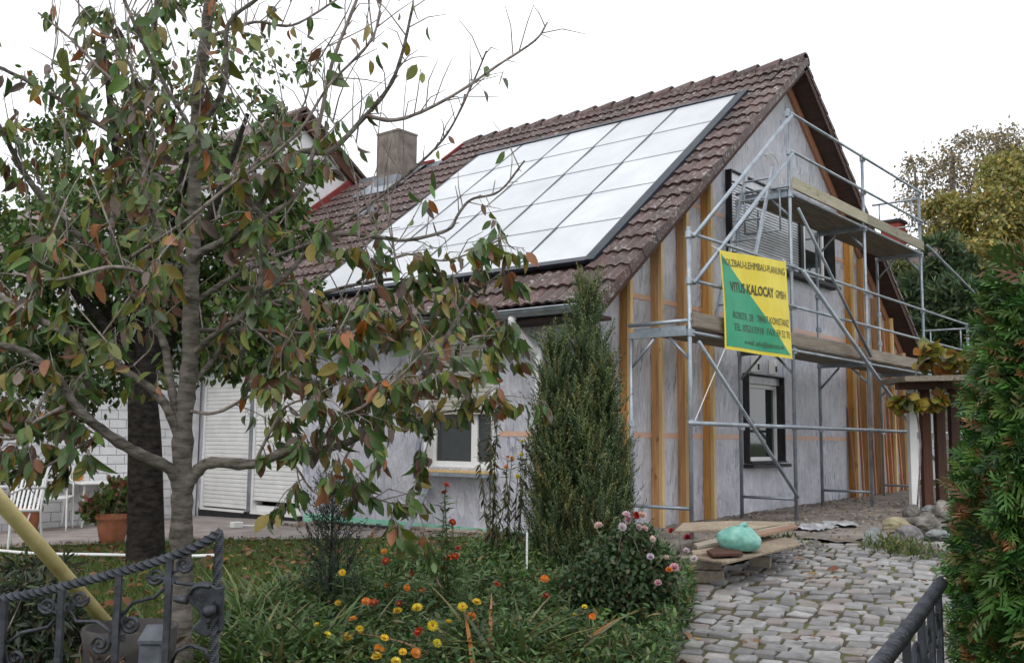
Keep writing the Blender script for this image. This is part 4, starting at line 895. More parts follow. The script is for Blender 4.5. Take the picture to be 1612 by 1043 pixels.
tag(scatter('foliage', *needle_sprig(18, .25, .6), O, A, rs.normal(0, 1, (nS, 3)), rs.uniform(.09, .17, nS), pick([(.012, .024, .016), (.022, .038, .024), (.035, .05, .03)], nS, [3, 3, 1]), MT['needle'], yw), kind='stuff')
# clipped thuja hedge
hb = at(1640, 1000, 3.0); hb = onz(hb[0], hb[1]); hg = empty('thuja_hedge', hb); tag(hg, 'dense green thuja hedge with brown inner twigs by the open gate', 'hedge')
HC = at(1700, 800, 3.35); nS = 8500; O = []; A = []
def hedge_edge(v): return np.interp(v, [300, 385, 430, 520, 640, 780, 900, 1000, 1100], [1680, 1630, 1582, 1560, 1550, 1526, 1518, 1522, 1524])
dB, dF = 3.7, 2.75
while len(O) < nS:
    v = rs.uniform(405, 1110); e = hedge_edge(v); d = rs.uniform(dF, dB); k = (d-dF)/(dB-dF); off = 210*(2*k-1)**2*.35+rs.exponential(26)+24*mn.noise(Vector((v*.016, d*3, 3.3)))+10*mn.noise(Vector((v*.06, d*9, 1.3)))
    u = e+off+rs.normal(0, 6)
    if u > 1760: continue
    q = at(u, v, d); 
    if q[2] < zt(q[0], q[1]): continue
    O.append(q); A.append(-RT*rs.uniform(.3, 1.1)-FW*(1-1.6*k)*.7+UP*rs.uniform(-.35, .9)+rs.normal(0, .35, 3))
for k in range(5200):                                             # the far faces, the top and the end of the hedge
    f = rs.choice(4, p=[.3, .34, .16, .2]); v = rs.uniform(430, 1110); e = hedge_edge(v)
    if f == 0: u, d, ax = e+rs.uniform(40, 470), dF+rs.exponential(.05), -FW
    elif f == 1: u, d, ax = e+rs.uniform(40, 470), dB-rs.exponential(.05), FW
    elif f == 2: u, d, ax = e+470-rs.exponential(20), rs.uniform(dF, dB), RT
    else: u = rs.uniform(1600, 2080); v = 425+rs.exponential(14)+18*mn.noise(Vector((u*.02, 2, 2))); d = rs.uniform(dF, dB); ax = UP
    q = at(u, v, d)
    if q[2] < zt(q[0], q[1]): continue
    O.append(q); A.append(ax*rs.uniform(.4, 1)+UP*rs.uniform(-.3, .8)+rs.normal(0, .4, 3))
O = np.array(O); A = np.array(A); nS = len(O); parts = []
cl = pick([(.036, .11, .022), (.065, .155, .028), (.11, .20, .04), (.02, .056, .015), (.23, .11, .045), (.14, .12, .04)], nS, [4, 4.5, 2.6, 2.6, .9, 1.0], .35); bn_ = np.array([mn.noise(Vector(q)*5.5) for q in O]); sel_ = bn_ > .40; cl[sel_] = pick([(.19, .085, .035), (.13, .06, .03), (.05, .09, .02)], int(sel_.sum()), [2, 2, 2])
Vs = []; Fs = []; Cs = []; nv = 0
for k in range(4):
    sel = np.arange(nS) % 4 == k; T, F = fan_spray(np.random.RandomState(k)); V, FF, CC = scatter_arrays(T, F, O[sel], A[sel], rs.normal(0, 1, (sel.sum(), 3))+UP*.6, rs.uniform(.035, .10, sel.sum())*np.where(np.arange(nS)[sel] >= 8500, 1.5, 1), cl[sel])
    Vs.append(V); Fs.append(FF+nv); Cs.append(CC); nv += len(V)
o = bpy.data.objects.new('foliage', mesh_np('foliage', np.concatenate(Vs)-hb, np.concatenate(Fs), MT['needle'], np.concatenate(Cs))); tag(link(o, hg), kind='stuff')
for k in range(14):
    v = rs.uniform(450, 1000); a = at(hedge_edge(v)+rs.uniform(60, 200), v+rs.uniform(40, 140), 3.2+rs.uniform(-.2, .3)); b = at(hedge_edge(v)+rs.uniform(15, 50), v, 3.1+rs.uniform(-.3, .3)); MB().tube([a, (a+b)/2+rs.normal(0, .03, 3), b], [.01, .007, .003], 6).build('branch', MT['redwood'], hg, True)
for dd, uu in ((3.15, 1690), (3.4, 1790), (3.2, 1900)):
    a = at(uu, 1000, dd); a = onz(a[0], a[1]); MB().tube([a-[0, 0, .1], a+[0, 0, .8], a+[.02, .03, 1.45]], [.05, .04, .012], 8).build('trunk', MT['darkbark'], hg, True)
# ------------------------------------------------------------------ lawn grass, weeds, fallen leaves
BED = [gnd(*q) for q in ((330, 1043), (400, 990), (480, 940), (620, 905), (800, 885), (980, 880), (1092, 925), (1092, 968), (1060, 1043))]; BED += [onz(-3.6, -4.2), onz(-4.9, -3.6)]
BLADE = (np.array([(0, -.045, 0), (0, .045, 0), (.55, -.035, -.05), (.55, .035, -.05), (1, 0, -.3)], float), np.array([(0, 1, 3), (0, 3, 2), (2, 3, 4)]))
def ground_pts(n, test, x=(-7, 2), y=(-5.5, 7.4), margin=450):
    X = rs.uniform(*x, n); Y = rs.uniform(*y, n); Z = zt(X, Y); P = np.stack([X, Y, Z], 1); d = P-CAM; z = d@FW; u = PW/2+FPX*(d@RT)/z; v = PH/2-FPX*(d@UP)/z
    k = (z > 1.5) & (u > -margin) & (u < PW+margin) & (v < PH+260) & test(X, Y); return P[k]
lawn_ok = lambda x, y: ~inpoly(x, y, DRIVE) & ~inpoly(x, y, PATIO) & (x < 1.6) & ~((x > .2) & (y < .05))
P = ground_pts(150000, lawn_ok); k = len(P); print('grass', k)
A = np.stack([rs.normal(0, .5, k), rs.normal(0, .5, k), np.ones(k)], 1)
tag(scatter('lawn_grass', *BLADE, P-[0, 0, .005], A, rs.normal(0, 1, (k, 3)), rs.uniform(.035, .085, k)*1.0, pick([(.05, .095, .018), (.08, .14, .026), (.12, .155, .036), (.14, .12, .045)], k, [4, 4, 2, 1]), MT['needle']), 'short autumn grass of the front garden lawn', 'grass', kind='stuff')
P = ground_pts(5200, lambda x, y: lawn_ok(x, y) | (inpoly(x, y, DRIVE) & (rs.rand(len(x)) < .10))); k = len(P)
tag(scatter('fallen_leaves', *leaf_tpl(.3, .12, .2, 3), P+[0, 0, .035], np.stack([rs.normal(0, 1, k), rs.normal(0, 1, k), rs.normal(0, .25, k)], 1), np.stack([rs.normal(0, .4, k), rs.normal(0, .4, k), np.ones(k)], 1), rs.uniform(.05, .10, k), pick([(.16, .075, .03), (.22, .11, .04), (.11, .055, .03), (.28, .19, .07), (.20, .06, .025)], k, [4, 3, 3, 1, 1]), MT['leaf']), 'brown fallen leaves strewn over lawn and drive', 'leaves', kind='stuff')
P = ground_pts(150000, lambda x, y: inpoly(x, y, BED), x=(-5.2, 1), y=(-4.4, 0.5)); k = len(P); hgt = .5+.5*np.sin(P[:, 0]*3.1+1)*np.cos(P[:, 1]*3.7); print('weeds', k)
hgt = hgt*.7+.5*rs.uniform(0, 1, k)**4; zo = rs.uniform(0, 1, k)**1.2*(.05+.30*hgt); P2 = P+np.stack([0*zo, 0*zo, zo], 1)
A = np.stack([rs.normal(0, .8, k), rs.normal(0, .8, k), rs.uniform(.1, 1.1, k)], 1)
tag(scatter('ground_cover', *leaf_tpl(.16, .04, .25, 3), P2, A, rs.normal(0, .5, (k, 3))+[0, 0, 1], np.stack([rs.uniform(.03, .085, k), rs.uniform(.03, .08, k), rs.uniform(.03, .08, k)], 1), pick([(.032, .08, .026), (.05, .12, .034), (.085, .17, .045), (.14, .20, .06), (.17, .14, .06)], k, [3, 5, 5, 3, 1]), MT['leaf']), 'dense green weeds covering the flower bed', 'ground cover', kind='stuff')

# ------------------------------------------------------------------ flowers
def petal_head(r, rings, up):
    V = []; F = []
    for ri, (n, rr, tilt, w_) in enumerate(rings):
        for i in range(n):
            a = 2*math.pi*(i+.5*ri)/n; c, s_ = math.cos(a), math.sin(a); k = len(V)
            for t, ww, zz in ((.15, .3, 0), (.6, 1, tilt*.55), (1, .35, tilt)):
                x = rr*t; V += [(c*x-s_*w_*ww, s_*x+c*w_*ww, zz+.0+.06*ri), (c*x+s_*w_*ww, s_*x-c*w_*ww, zz+.06*ri)]
            F += [(k, k+1, k+3), (k, k+3, k+2), (k+2, k+3, k+5), (k+2, k+5, k+4)]
    me = mesh_np('flower_head', np.array(V)*r, np.array(F), MT['petalobj']); return me
STRAW = petal_head(1, [(14, 1.0, .15, .2), (12, .85, .45, .2), (9, .62, .6, .2)], 0)
ROSE = petal_head(1, [(9, 1.0, .35, .34), (8, .85, .7, .33), (6, .6, .85, .3), (4, .35, .9, .25)], 0)
cb = MB().lathe((0, 0, 0), [(.001, .36), (.22, .34), (.36, .22), (.40, .1)], 10); CEN = cb.build('flower_center', simple('flower_center', (.32, .16, .02), (.42, .24, .03), 20, .8, .3)).data; bpy.data.objects.remove(bpy.data.objects['flower_center'])
COLS = {'y': (.78, .56, .03), 'o': (.72, .25, .03), 'r': (.42, .035, .02), 'd': (.22, .012, .018), 'p': (.68, .45, .44), 'w': (.72, .60, .56)}
def head(par, org, pos, col, r, mesh, tiltdir=None):
    o = bpy.data.objects.new('flower_head', mesh); tgt = nrm(np.array([-FW[0]*.5, -FW[1]*.5, .75])+rs.normal(0, .3, 3)); o.rotation_euler = Vector(tgt).to_track_quat('Z', 'Y').to_euler(); o.scale = (r, r, r); o.location = Vector(np.array(pos)-org); o.color = (*[q*rs.uniform(.85, 1.1) for q in COLS[col]], 1); link(o, par)
    if mesh is STRAW: c = bpy.data.objects.new('flower_center', CEN); link(c, o)
def flower(label, ub, vb, heads, leaves=26, ll=.085, lpal=((.03, .08, .022), (.05, .11, .03), (.08, .13, .04)), r=.026, mesh=None, depth=None, name='strawflower', droopy=False, group='strawflowers in the bed'):
    b = gnd(ub, vb); d = proj(b)[2]; pl = empty(name, b); tag(pl, label, 'flower', group); st = MB(); LO_ = []; LA = []
    for u, v, c in heads:
        h = at(u, v, d+rs.uniform(-.06, .06)); f = b+rs.normal(0, .03, 3)*[1, 1, 0]; mid = f+(h-f)*.5+rs.normal(0, .025, 3); Q = smoothline([f, mid, h], 5); st.tube(Q, np.linspace(.006, .003, len(Q)), 5, False)
        for k in range(int(leaves*max(.35, np.linalg.norm(h-f)))):
            t = rs.uniform(.08, .97)*(len(Q)-1); i = int(t); q = Q[i]+(Q[min(i+1, len(Q)-1)]-Q[i])*(t-i); a = rs.uniform(0, 6.28); LO_.append(q); LA.append([math.cos(a), math.sin(a), rs.uniform(-1.6, -.4) if droopy and t < len(Q)*.75 else rs.uniform(.1, .9)])
        if c != '-': head(pl, b, h, c, r*rs.uniform(.85, 1.2), mesh or STRAW)
    st.build('stem', simple('stem_'+name, (.06, .10, .03), (.10, .12, .04), 20, .7, 0) if 'stem_'+name not in bpy.data.materials else bpy.data.materials['stem_'+name], pl, fix=False)
    LO_ = np.array(LO_); k = len(LO_)
    tag(scatter('leaves', *LANCE, LO_, np.array(LA, float), rs.normal(0, .4, (k, 3))+[0, 0, 1], np.stack([rs.uniform(.6, 1.2, k)*ll, rs.uniform(.5, 1, k)*ll*1.25, rs.uniform(.5, 1.4, k)*ll], 1), pick(lpal, k), MT['leaf'], pl), kind='stuff')
flower('tall strawflower with red heads before the grey side wall', 700, 985, [(702, 764, 'r'), (700, 776, 'd'), (712, 822, 'r'), (721, 864, 'r'), (706, 879, 'o'), (716, 876, 'r'), (695, 895, 'r'), (690, 840, '-')], 62)
flower('strawflower with three orange heads beside the tall red one', 612, 985, [(605, 868, 'o'), (607, 883, 'r'), (610, 921, 'o'), (625, 890, '-')], 50)
flower('strawflower with two yellow heads beside the small conifer', 545, 1005, [(539, 901, 'y'), (532, 949, 'y'), (550, 930, '-')], 50)
flower('short strawflower with red and apricot heads below the orange one', 590, 1030, [(626, 962, 'y'), (576, 947, 'o'), (589, 949, 'r'), (628, 950, 'd')], 45)
flower('strawflower with open yellow heads right of the lowest group', 690, 1085, [(681, 984, 'y'), (706, 980, 'y'), (657, 957, 'y'), (688, 1012, 'y'), (660, 994, 'r')], 55, r=.027)
flower('low strawflower cluster of yellow heads at the picture bottom', 615, 1110, [(605, 1004, 'y'), (593, 1034, 'y'), (623, 1041, 'y'), (634, 1026, 'y'), (654, 1028, 'o'), (597, 1022, 'o')], 55, r=.026)
flower('single red strawflower near the white stake', 785, 1000, [(782, 921, 'r'), (770, 940, '-'), (800, 945, '-')], 40)
flower('strawflower with orange heads at the foot of the juniper', 862, 1000, [(857, 911, 'o'), (859, 939, 'r'), (880, 930, '-')], 40)
flower('strawflower with three yellow heads beside the long grass', 505, 1075, [(500, 985, 'y'), (515, 1000, 'y'), (488, 1010, 'o')], 45)
flower('strawflower with pale yellow heads below the tall red one', 735, 1060, [(728, 955, 'y'), (742, 970, 'o'), (750, 948, 'y')], 45)
flower('strawflower with orange and yellow heads left of the daylily', 560, 1060, [(556, 975, 'o'), (566, 990, 'y'), (548, 1002, 'y')], 45)
flower('strawflower with dark red heads behind the yellow ones', 655, 985, [(648, 905, 'd'), (640, 925, 'o'), (662, 930, 'r')], 45)
flower('strawflower with small yellow heads beside the rose bush', 925, 1040, [(920, 955, 'y'), (932, 970, 'o'), (905, 968, 'y')], 40, r=.02)
DRY = ((.035, .055, .025), (.06, .075, .03), (.09, .07, .035))
flower('tall withered plant with drooping dark leaves and dark red heads beside the juniper', 768, 905, [(787, 600, 'd'), (762, 628, 'd'), (775, 655, 'o'), (752, 690, '-'), (800, 720, 'o'), (770, 700, '-')], 60, .085, DRY, name='withered_plant', droopy=True, group='withered plants by the juniper', r=.024)
flower('tall withered plant with small yellow heads nearest the juniper', 808, 900, [(822, 694, 'y'), (832, 690, 'y'), (806, 722, 'o'), (797, 735, 'o'), (815, 750, 'y'), (820, 715, 'y')], 55, .08, DRY, name='withered_plant', droopy=True, group='withered plants by the juniper', r=.022)
for ub, vb, hs_, lb in ((480, 1040, [(470, 930), (490, 945), (505, 925)], 'leafy green stems left of the small conifer'), (735, 1020, [(735, 900), (752, 915), (720, 920)], 'leafy green stems between tall red strawflower and daylily'), (830, 1010, [(828, 915), (842, 930), (815, 935)], 'leafy green stems at the foot of the juniper'), (650, 1010, [(645, 900), (660, 915), (668, 890)], 'leafy green stems left of the tall red strawflower'), (900, 1050, [(895, 940), (915, 955), (880, 960)], 'leafy green stems below the rose bush')):
    flower(lb, ub, vb, [(u, v, '-') for u, v in hs_], 75, .09, ((.035, .09, .025), (.06, .125, .035), (.09, .15, .05)), name='leafy_plant', group='leafy plants in the bed')
# pink rose bush
rb = gnd(1000, 990); dr = proj(rb)[2]; ro = empty('rose_bush', rb); tag(ro, 'bushy rose with pale pink blooms beside the cobbled drive', 'shrub'); sr = dr/FPX
crown(ro, [(at(u, v, dr+dd), (ru*sr, ru*sr, rv*sr), wt) for u, v, dd, ru, rv, wt in ((975, 900, 0, 60, 55, 3), (1022, 895, 0, 45, 50, 2), (930, 930, .1, 60, 50, 1.8), (1000, 850, .1, 45, 32, 1), (990, 970, -.1, 70, 40, 2.2), (1040, 965, 0, 30, 35, 1))], 11000, .040, [(.032, .07, .028), (.05, .10, .036), (.08, .14, .055), (.11, .10, .05)], [4, 4, 2, .8], 'foliage', tpl=leaf_tpl(.3, .06, .15, 3), clump=22, shell=.3)
for k in range(16):
    u = rs.uniform(930, 1075); v = rs.uniform(815, 900); b = at(u, v, dr+rs.uniform(-.2, .2)); MB().tube(smoothline([rb+rs.normal(0, .05, 3)*[1, 1, 0], (rb+b)/2+rs.normal(0, .05, 3), b], 4), np.linspace(.008, .003, 9), 5).build('stem', MT['twig'], ro)
for u, v, c in ((943, 829, 'p'), (985, 812, 'w'), (991, 818, 'p'), (1004, 810, 'r'), (1010, 812, 'p'), (979, 830, 'w'), (1004, 830, 'p'), (1014, 833, 'p'), (1027, 848, 'p'), (1048, 880, 'p'), (1061, 894, 'p'), (1053, 898, 'o'), (1036, 918, 'p'), (1080, 868, 'w'), (1024, 877, 'w'), (1093, 880, 'w'), (1083, 848, 'd'), (1058, 836, 'r')): head(ro, rb, at(u, v, dr-.32+rs.uniform(-.06, .06)), c, rs.uniform(.022, .032), ROSE)
# daylily straps and long grass tufts
ARCH = leaf_tpl(.028, .012, 1.0, 7)
def tuft(name, label, cat, u, v, n, ln, pal, wts, spread=.12, up=1.1, group=None):
    b = gnd(u, v); t = empty(name, b); tag(t, label, cat, group); a = rs.uniform(0, 6.28, n)
    O = b+np.stack([rs.normal(0, spread, n), rs.normal(0, spread, n), np.zeros(n)], 1); A = np.stack([np.cos(a)*.7, np.sin(a)*.7, up+rs.uniform(-.3, .4, n)], 1)
    tag(scatter('blades', *ARCH, O, A, np.stack([-np.cos(a), -np.sin(a), .4*np.ones(n)], 1), np.stack([rs.uniform(.6, 1.15, n)*ln, rs.uniform(.7, 1.1, n)*ln*.9, rs.uniform(.3, .8, n)*ln], 1), pick(pal, n, wts), MT['leaf'], t, True), kind='stuff')
tuft('daylily', 'arching daylily clump with yellowing and orange strap leaves', 'plant', 800, 1075, 46, .62, [(.07, .11, .035), (.25, .22, .08), (.33, .14, .04), (.12, .15, .05)], [3, 3, 1.5, 2], .16)
for u, v, n in ((385, 1010, 170), (440, 985, 150), (365, 1060, 150), (470, 1050, 130), (415, 1080, 150)):
    tuft('grass_tuft', {385: 'long grass tuft beside the gate lock', 440: 'long grass tuft growing furthest from the gate', 365: 'long grass tuft right below the gate lock', 470: 'long grass tuft nearest the yellow strawflowers', 415: 'long grass tuft at the picture bottom between gate and flowers'}[u], 'grass', u, v, n, .46, [(.06, .13, .032), (.10, .17, .045), (.22, .22, .09)], [4, 4, 1.3], .16, 1.3, 'long grass tufts beside the gate')
# grey-green shrub behind the gate
sb = gnd(40, 1040); gs = empty('lavender_shrub', sb); tag(gs, 'dark grey-green shrub behind the iron gate', 'shrub'); ds = proj(sb)[2]; ss = ds/FPX
crown(gs, [(at(u, v, ds+dd), (ru*ss, ru*ss, rv*ss), wt) for u, v, dd, ru, rv, wt in ((20, 960, 0, 80, 50, 2), (80, 1000, 0, 60, 50, 1.5), (20, 1030, 0, 90, 50, 2), (60, 900, .6, 60, 25, 1), (130, 1020, .3, 50, 40, 1))], 4200, .085, [(.02, .035, .02), (.035, .055, .032), (.05, .09, .03)], [3, 3, 1.5], 'foliage', tpl=LANCE, clump=20, shell=.3)
for k in range(9): a = sb+rs.normal(0, .12, 3)*[1, 1, 0]; MB().tube([a-[0, 0, .03], a+rs.normal(0, .1, 3)+[0, 0, .4]], [.008, .003], 5).build('stem', MT['twig'], gs)

# ------------------------------------------------------------------ wrought iron gates
DG = 2.75
gb = at(345, 1043, DG); gt = empty('iron_gate', (gb[0], gb[1], float(zt(gb[0], gb[1])))); tag(gt, 'dark wrought iron gate leaf with scrolls and an ornate lock', 'gate')
def gp(u, v, dd=0): return at(u, v, DG+.18*(345-u)/345+dd)
zgb = float(zt(gb[0], gb[1]))+.06
GR = smoothline([gp(u, v) for u, v in ((-60, 950), (0, 941), (60, 931), (130, 914), (200, 896), (260, 878), (310, 858), (347, 837))], 8)
def twisted(P, r, n=4): # square bar twisted along its length
    L = np.cumsum([0]+[np.linalg.norm(P[i+1]-P[i]) for i in range(len(P)-1)]); m = 190; T = np.linspace(0, L[-1], m); Q = [np.array([np.interp(t, L, [p_[k] for p_ in P]) for k in range(3)]) for t in T]
    return MB().tube(Q, r*1.15, 4, True, 0, .30)
twisted(GR, .0130).build('top_rail', MT['iron'], gt)
def gbar(u, v0, r=.0085, name='bar'):
    a = gp(u, v0); b = np.array([a[0], a[1], zgb]); MB().beam(a, b, r*2, r*2, (FW[0], FW[1], 0)).build(name, MT['iron'], gt)
a = gp(345, 838); twisted([a, np.array([a[0], a[1], zgb])], .0120).build('stile', MT['iron'], gt)
for u, v in ((98, 925), (188, 900), (268, 876), (8, 942)): gbar(u, v)
a, b = gp(-60, 1043), gp(345, 1043); a[2] = b[2] = zgb; MB().beam(a, b, .02, .03).build('bottom_rail', MT['iron'], gt)
def scroll(pts, c0=None, c1=None, r=.0055):
    """px polyline with spiral ends (cx, cy, radius, turn direction)"""
    def spiral(c, start, sg): 
        cx, cy, R = c; a0 = math.atan2(start[1]-cy, start[0]-cx); return [(cx+R*(1-.82*k/22)*math.cos(a0+sg*k*.46), cy+R*(1-.82*k/22)*math.sin(a0+sg*k*.46)) for k in range(23)]
    Q = list(pts)
    if c0: Q = spiral(c0[:3], Q[0], c0[3])[::-1]+Q[1:]
    if c1: Q = Q[:-1]+spiral(c1[:3], Q[-1], c1[3])
    MB().tube([gp(u, v, -.0) for u, v in Q], r, 6).build('scroll', MT['iron'], gt, True)
z3 = lambda x, y: (x/2.874, 680+y/2.874)
scroll([z3(665, 650), z3(740, 660), z3(760, 690), z3(700, 745), z3(600, 770), z3(550, 830), z3(550, 870)], (*z3(705, 650), 14, -1), (*z3(592, 865), 15, -1))
scroll([z3(870, 600), z3(775, 640), z3(800, 680), z3(890, 690)], (*z3(833, 597), 13, 1))
scroll([z3(405, 750), z3(310, 790), z3(345, 855), z3(440, 855), z3(500, 900), z3(498, 960)], (*z3(362, 750), 14, 1), (*z3(452, 955), 16, 1))
scroll([z3(170, 780), z3(265, 820), z3(220, 880), z3(100, 905), z3(20, 960), z3(25, 1015)], (*z3(215, 782), 14, -1), (*z3(70, 1020), 15, -1))
scroll([z3(770, 1050), z3(800, 990), z3(860, 960), z3(930, 985), z3(950, 1050)])
scroll([z3(-40, 740), z3(-20, 800), z3(10, 840), z3(-30, 900)])
for u, v in ((98, 955), (268, 912), (186, 1003), (188, 975)): 
    a = gp(u, v); MB().beam(a-[0, 0, .01], a+[0, 0, .01], .032, .026, (FW[0], FW[1], 0)).build('collar', MT['iron'], gt)
LP = [z3(*q) for q in ((848, 735), (858, 702), (900, 682), (955, 688), (975, 702), (1003, 700), (1003, 905), (965, 908), (935, 930), (895, 912), (868, 888), (880, 868), (905, 845), (893, 805), (862, 782))]
lk = MB().prism([gp(u, v, -.035) for u, v in LP], FW*.03).build('lock_plate', MT['iron'], gt, bevel=.004); 
def LB(mbx, nm, mt): mbx.v = [tuple(np.array(q)-np.array(gt.location)) for q in mbx.v]; lk['_org'] = [0, 0, 0]; mbx.build(nm, mt, lk, True)
k1 = gp(*z3(968, 788), -.036); LB(MB().tube([k1, k1-FW*.02, k1-FW*.03, k1-FW*.05, k1-FW*.062], [.012, .010, .016, .018, .008], 12), 'knob', MT['iron'])
k2 = gp(*z3(942, 865), -.0365); LB(MB().tube([k2+UP*.004, k2+UP*.004-FW*.002], [.006, .006], 10).beam(k2-UP*.012-FW*.001, k2-FW*.001, .006, .002, tuple(FW)), 'keyhole', MT['black'])
k3 = gp(*z3(850, 755), -.02); LB(MB().tube([k3, k3-RT*.02, k3-RT*.04], [.014, .012, .006], 10), 'latch', MT['iron'])
rim = [gp(cx, cy, -.038) for cx, cy in (z3(858+0, 735), z3(868, 712), z3(900, 694), z3(950, 698))]; LB(MB().tube(smoothline(rim, 4), .005, 6), 'rim', MT['iron'])
# open right leaf
g2 = empty('iron_gate', onz(*at(1480, 930, 2.85)[:2])); tag(g2, 'open wrought iron gate leaf running along the thuja hedge', 'gate', )
A0, A1 = at(1372, 1062, 1.95), at(1482, 916, 2.85)
twisted([A0, (A0+A1)/2-[0, 0, .006], A1], .0165).build('top_rail', MT['iron'], g2)
for t in (.12, .4, .62, .78, .93):
    a = A0+(A1-A0)*t; b = np.array([a[0], a[1], float(zt(a[0], a[1]))+.06]); MB().beam(a, b, .016, .016).build('bar', MT['iron'], g2)
for t in (.30, .52, .70, .86):
    a = A0+(A1-A0)*t; dirv = nrm(A1-A0); c = a-[0, 0, .11]
    MB().tube([c+(dirv*math.cos(k*.46)+np.array([0, 0, 1])*math.sin(k*.46))*.055*(1-.8*k/24) for k in range(25)], .0055, 6).build('scroll', MT['iron'], g2, True)
a, b = A0.copy(), A1.copy(); a[2] -= .75; b[2] = a[2]; MB().beam(a, b, .02, .03).build('bottom_rail', MT['iron'], g2)

# ------------------------------------------------------------------ patio: pots, chair, table
def pot(name, label, u, v, wpx, hpx, plantfn):
    b = gnd(u, v); b[2] += .013; d = proj(b)[2]; s_ = d/FPX; r = wpx*s_/2; h = hpx*s_; p_ = empty(name, b); tag(p_, label, 'pot', 'terracotta pots on the patio')
    MB().lathe(b, [(.0, 0), (r*.66, 0), (r*.70, .01), (r*.90, h*.6), (r*.96, h*.76), (r*1.0, h*.78), (r*1.04, h*.80), (r*1.04, h*.97), (r*1.0, h), (r*.93, h), (r*.9, h*.9), (0, h*.9)], 28).build('vessel', MT['terracotta'], p_, True)
    MB().lathe(b+[0, 0, h*.91], [(.0, .01), (r*.89, .0)], 20).build('soil', MT['dirt'], p_); plantfn(b+[0, 0, h*.92], r, s_)
def succ(c, r, s_):
    q = empty('potted_plant', c); tag(q, 'red-tinged succulent plant growing in the front terracotta pot', 'plant')
    for k in range(7): a = k*.9; MB().tube([c-[0, 0, .05], c+[math.cos(a)*.08, math.sin(a)*.08, .1], c+[math.cos(a)*.22, math.sin(a)*.22, .14+.05*(k % 3)]], [.014, .01, .006], 6).build('stem', MT['twig'], q)
    crown(q, [(c+[0, 0, .14], (.26, .26, .12), 2), (c-RT*.2+[0, 0, .05], (.16, .16, .12), 1), (c+[.05, 0, .26], (.16, .16, .12), 1)], 900, .075, [(.07, .13, .03), (.11, .17, .05), (.20, .12, .06), (.26, .07, .06)], [3, 3, 2, 1], 'leaves', tpl=leaf_tpl(.34, .1, -.1, 3), clump=9, droop=-.4)
def conif(c, r, s_):
    q = empty('potted_plant', c); tag(q, 'dark fine-leaved plant growing in the rear terracotta pot', 'plant'); MB().tube([c-[0, 0, .05], c+[0, 0, .4]], [.02, .008], 6).build('stem', MT['twig'], q)
    crown(q, [(c+[0, 0, .35], (.34, .34, .34), 1)], 1200, .07, [(.02, .035, .022), (.035, .055, .03)], [1, 1], 'leaves', tpl=LANCE, clump=12, shell=.2)
pot('terracotta_pot', 'round terracotta pot with succulent beside the dark trunk', 176, 856, 52, 47, succ)
pot('terracotta_pot', 'terracotta pot with dark plant beside the white chair', 40, 838, 46, 40, conif)
def chair(label, u, v, ang, name='garden_chair'):
    b = gnd(u, v); b[2] += .013; c = empty(name, b); tag(c, label, 'chair', 'white garden chairs on the patio'); X = np.array([math.cos(ang), math.sin(ang), 0]); Y = np.array([-X[1], X[0], 0]); Z = np.array([0, 0, 1.])
    P = lambda x, y, z: b+X*x+Y*y+Z*z; tbx = lambda pts, nm, r=.012: MB().tube(smoothline(pts, 4), r, 7).build(nm, MT['white'], c, True)
    for sg in (-1, 1):
        tbx([P(.24, sg*.25, 0), P(.23, sg*.25, .3), P(.22, sg*.25, .64)], 'leg'); tbx([P(-.26, sg*.22, 0), P(-.2, sg*.22, .4), P(-.28, sg*.22, .88)], 'leg'); tbx([P(.24, sg*.25, .62), P(.1, sg*.27, .665), P(-.25, sg*.23, .66)], 'armrest', .016)
    mb = MB(); mb.prism([P(.24, -.23, .42), P(.24, .23, .42), P(-.2, .22, .40), P(-.2, -.22, .40)], (0, 0, .03)); mb.build('seat', MT['white'], c, bevel=.008)
    tbx([P(-.28, -.22, .88), P(-.31, 0, .92), P(-.28, .22, .88)], 'back_rail', .016)
    for k in range(7): y = -.18+.06*k; MB().beam(P(-.19, y, .43), P(-.295, y, .90), .03, .008, tuple(X)).build('back_slat', MT['white'], c)
chair('white garden chair standing before the annex wall', 78, 836, math.radians(-35)); chair('white garden chair half hidden behind the yellow pole', 12, 868, math.radians(200))
tbp = gnd(165, 826); tbp[2] += .013; tl = empty('garden_table', tbp); tag(tl, 'white garden table with a small pumpkin on top', 'table'); dt = proj(tbp)[2]; zt_ = at(160, 757, dt)[2]
MB().box((tbp[0]-.55, tbp[1]-.35, zt_-.03), (tbp[0]+.65, tbp[1]+.35, zt_)).build('tabletop', MT['white'], tl, bevel=.008)
for sx in (-.48, .58):
    for sy in (-.28, .28): MB().tube([(tbp[0]+sx, tbp[1]+sy, tbp[2]), (tbp[0]+sx*.95, tbp[1]+sy*.9, zt_-.03)], .016, 7).build('leg', MT['white'], tl)
pc = at(123, 747, dt); pc[2] = zt_; pk = empty('pumpkin', pc); tag(pk, 'small orange pumpkin lying on the white table', 'pumpkin')
V = MB(); nn_, mm = 20, 8; PP = [(pc[0]+.075*math.sin(math.pi*j/mm)*(1-.10*abs(math.cos(i*math.pi/4)))*math.cos(2*math.pi*i/nn_), pc[1]+.075*math.sin(math.pi*j/mm)*(1-.10*abs(math.cos(i*math.pi/4)))*math.sin(2*math.pi*i/nn_), pc[2]+.055-.055*math.cos(math.pi*j/mm)) for j in range(mm+1) for i in range(nn_)]
V.add(PP, [(j*nn_+i, j*nn_+(i+1) % nn_, (j+1)*nn_+(i+1) % nn_, (j+1)*nn_+i) for j in range(mm) for i in range(nn_)]).build('fruit', simple('pumpkin', (.6, .2, .02), (.7, .28, .03), 8, .5, .1), pk, True)
MB().tube([pc+[0, 0, .105], pc+[.01, 0, .135]], [.012, .008], 6).build('stalk', MT['twig'], pk)
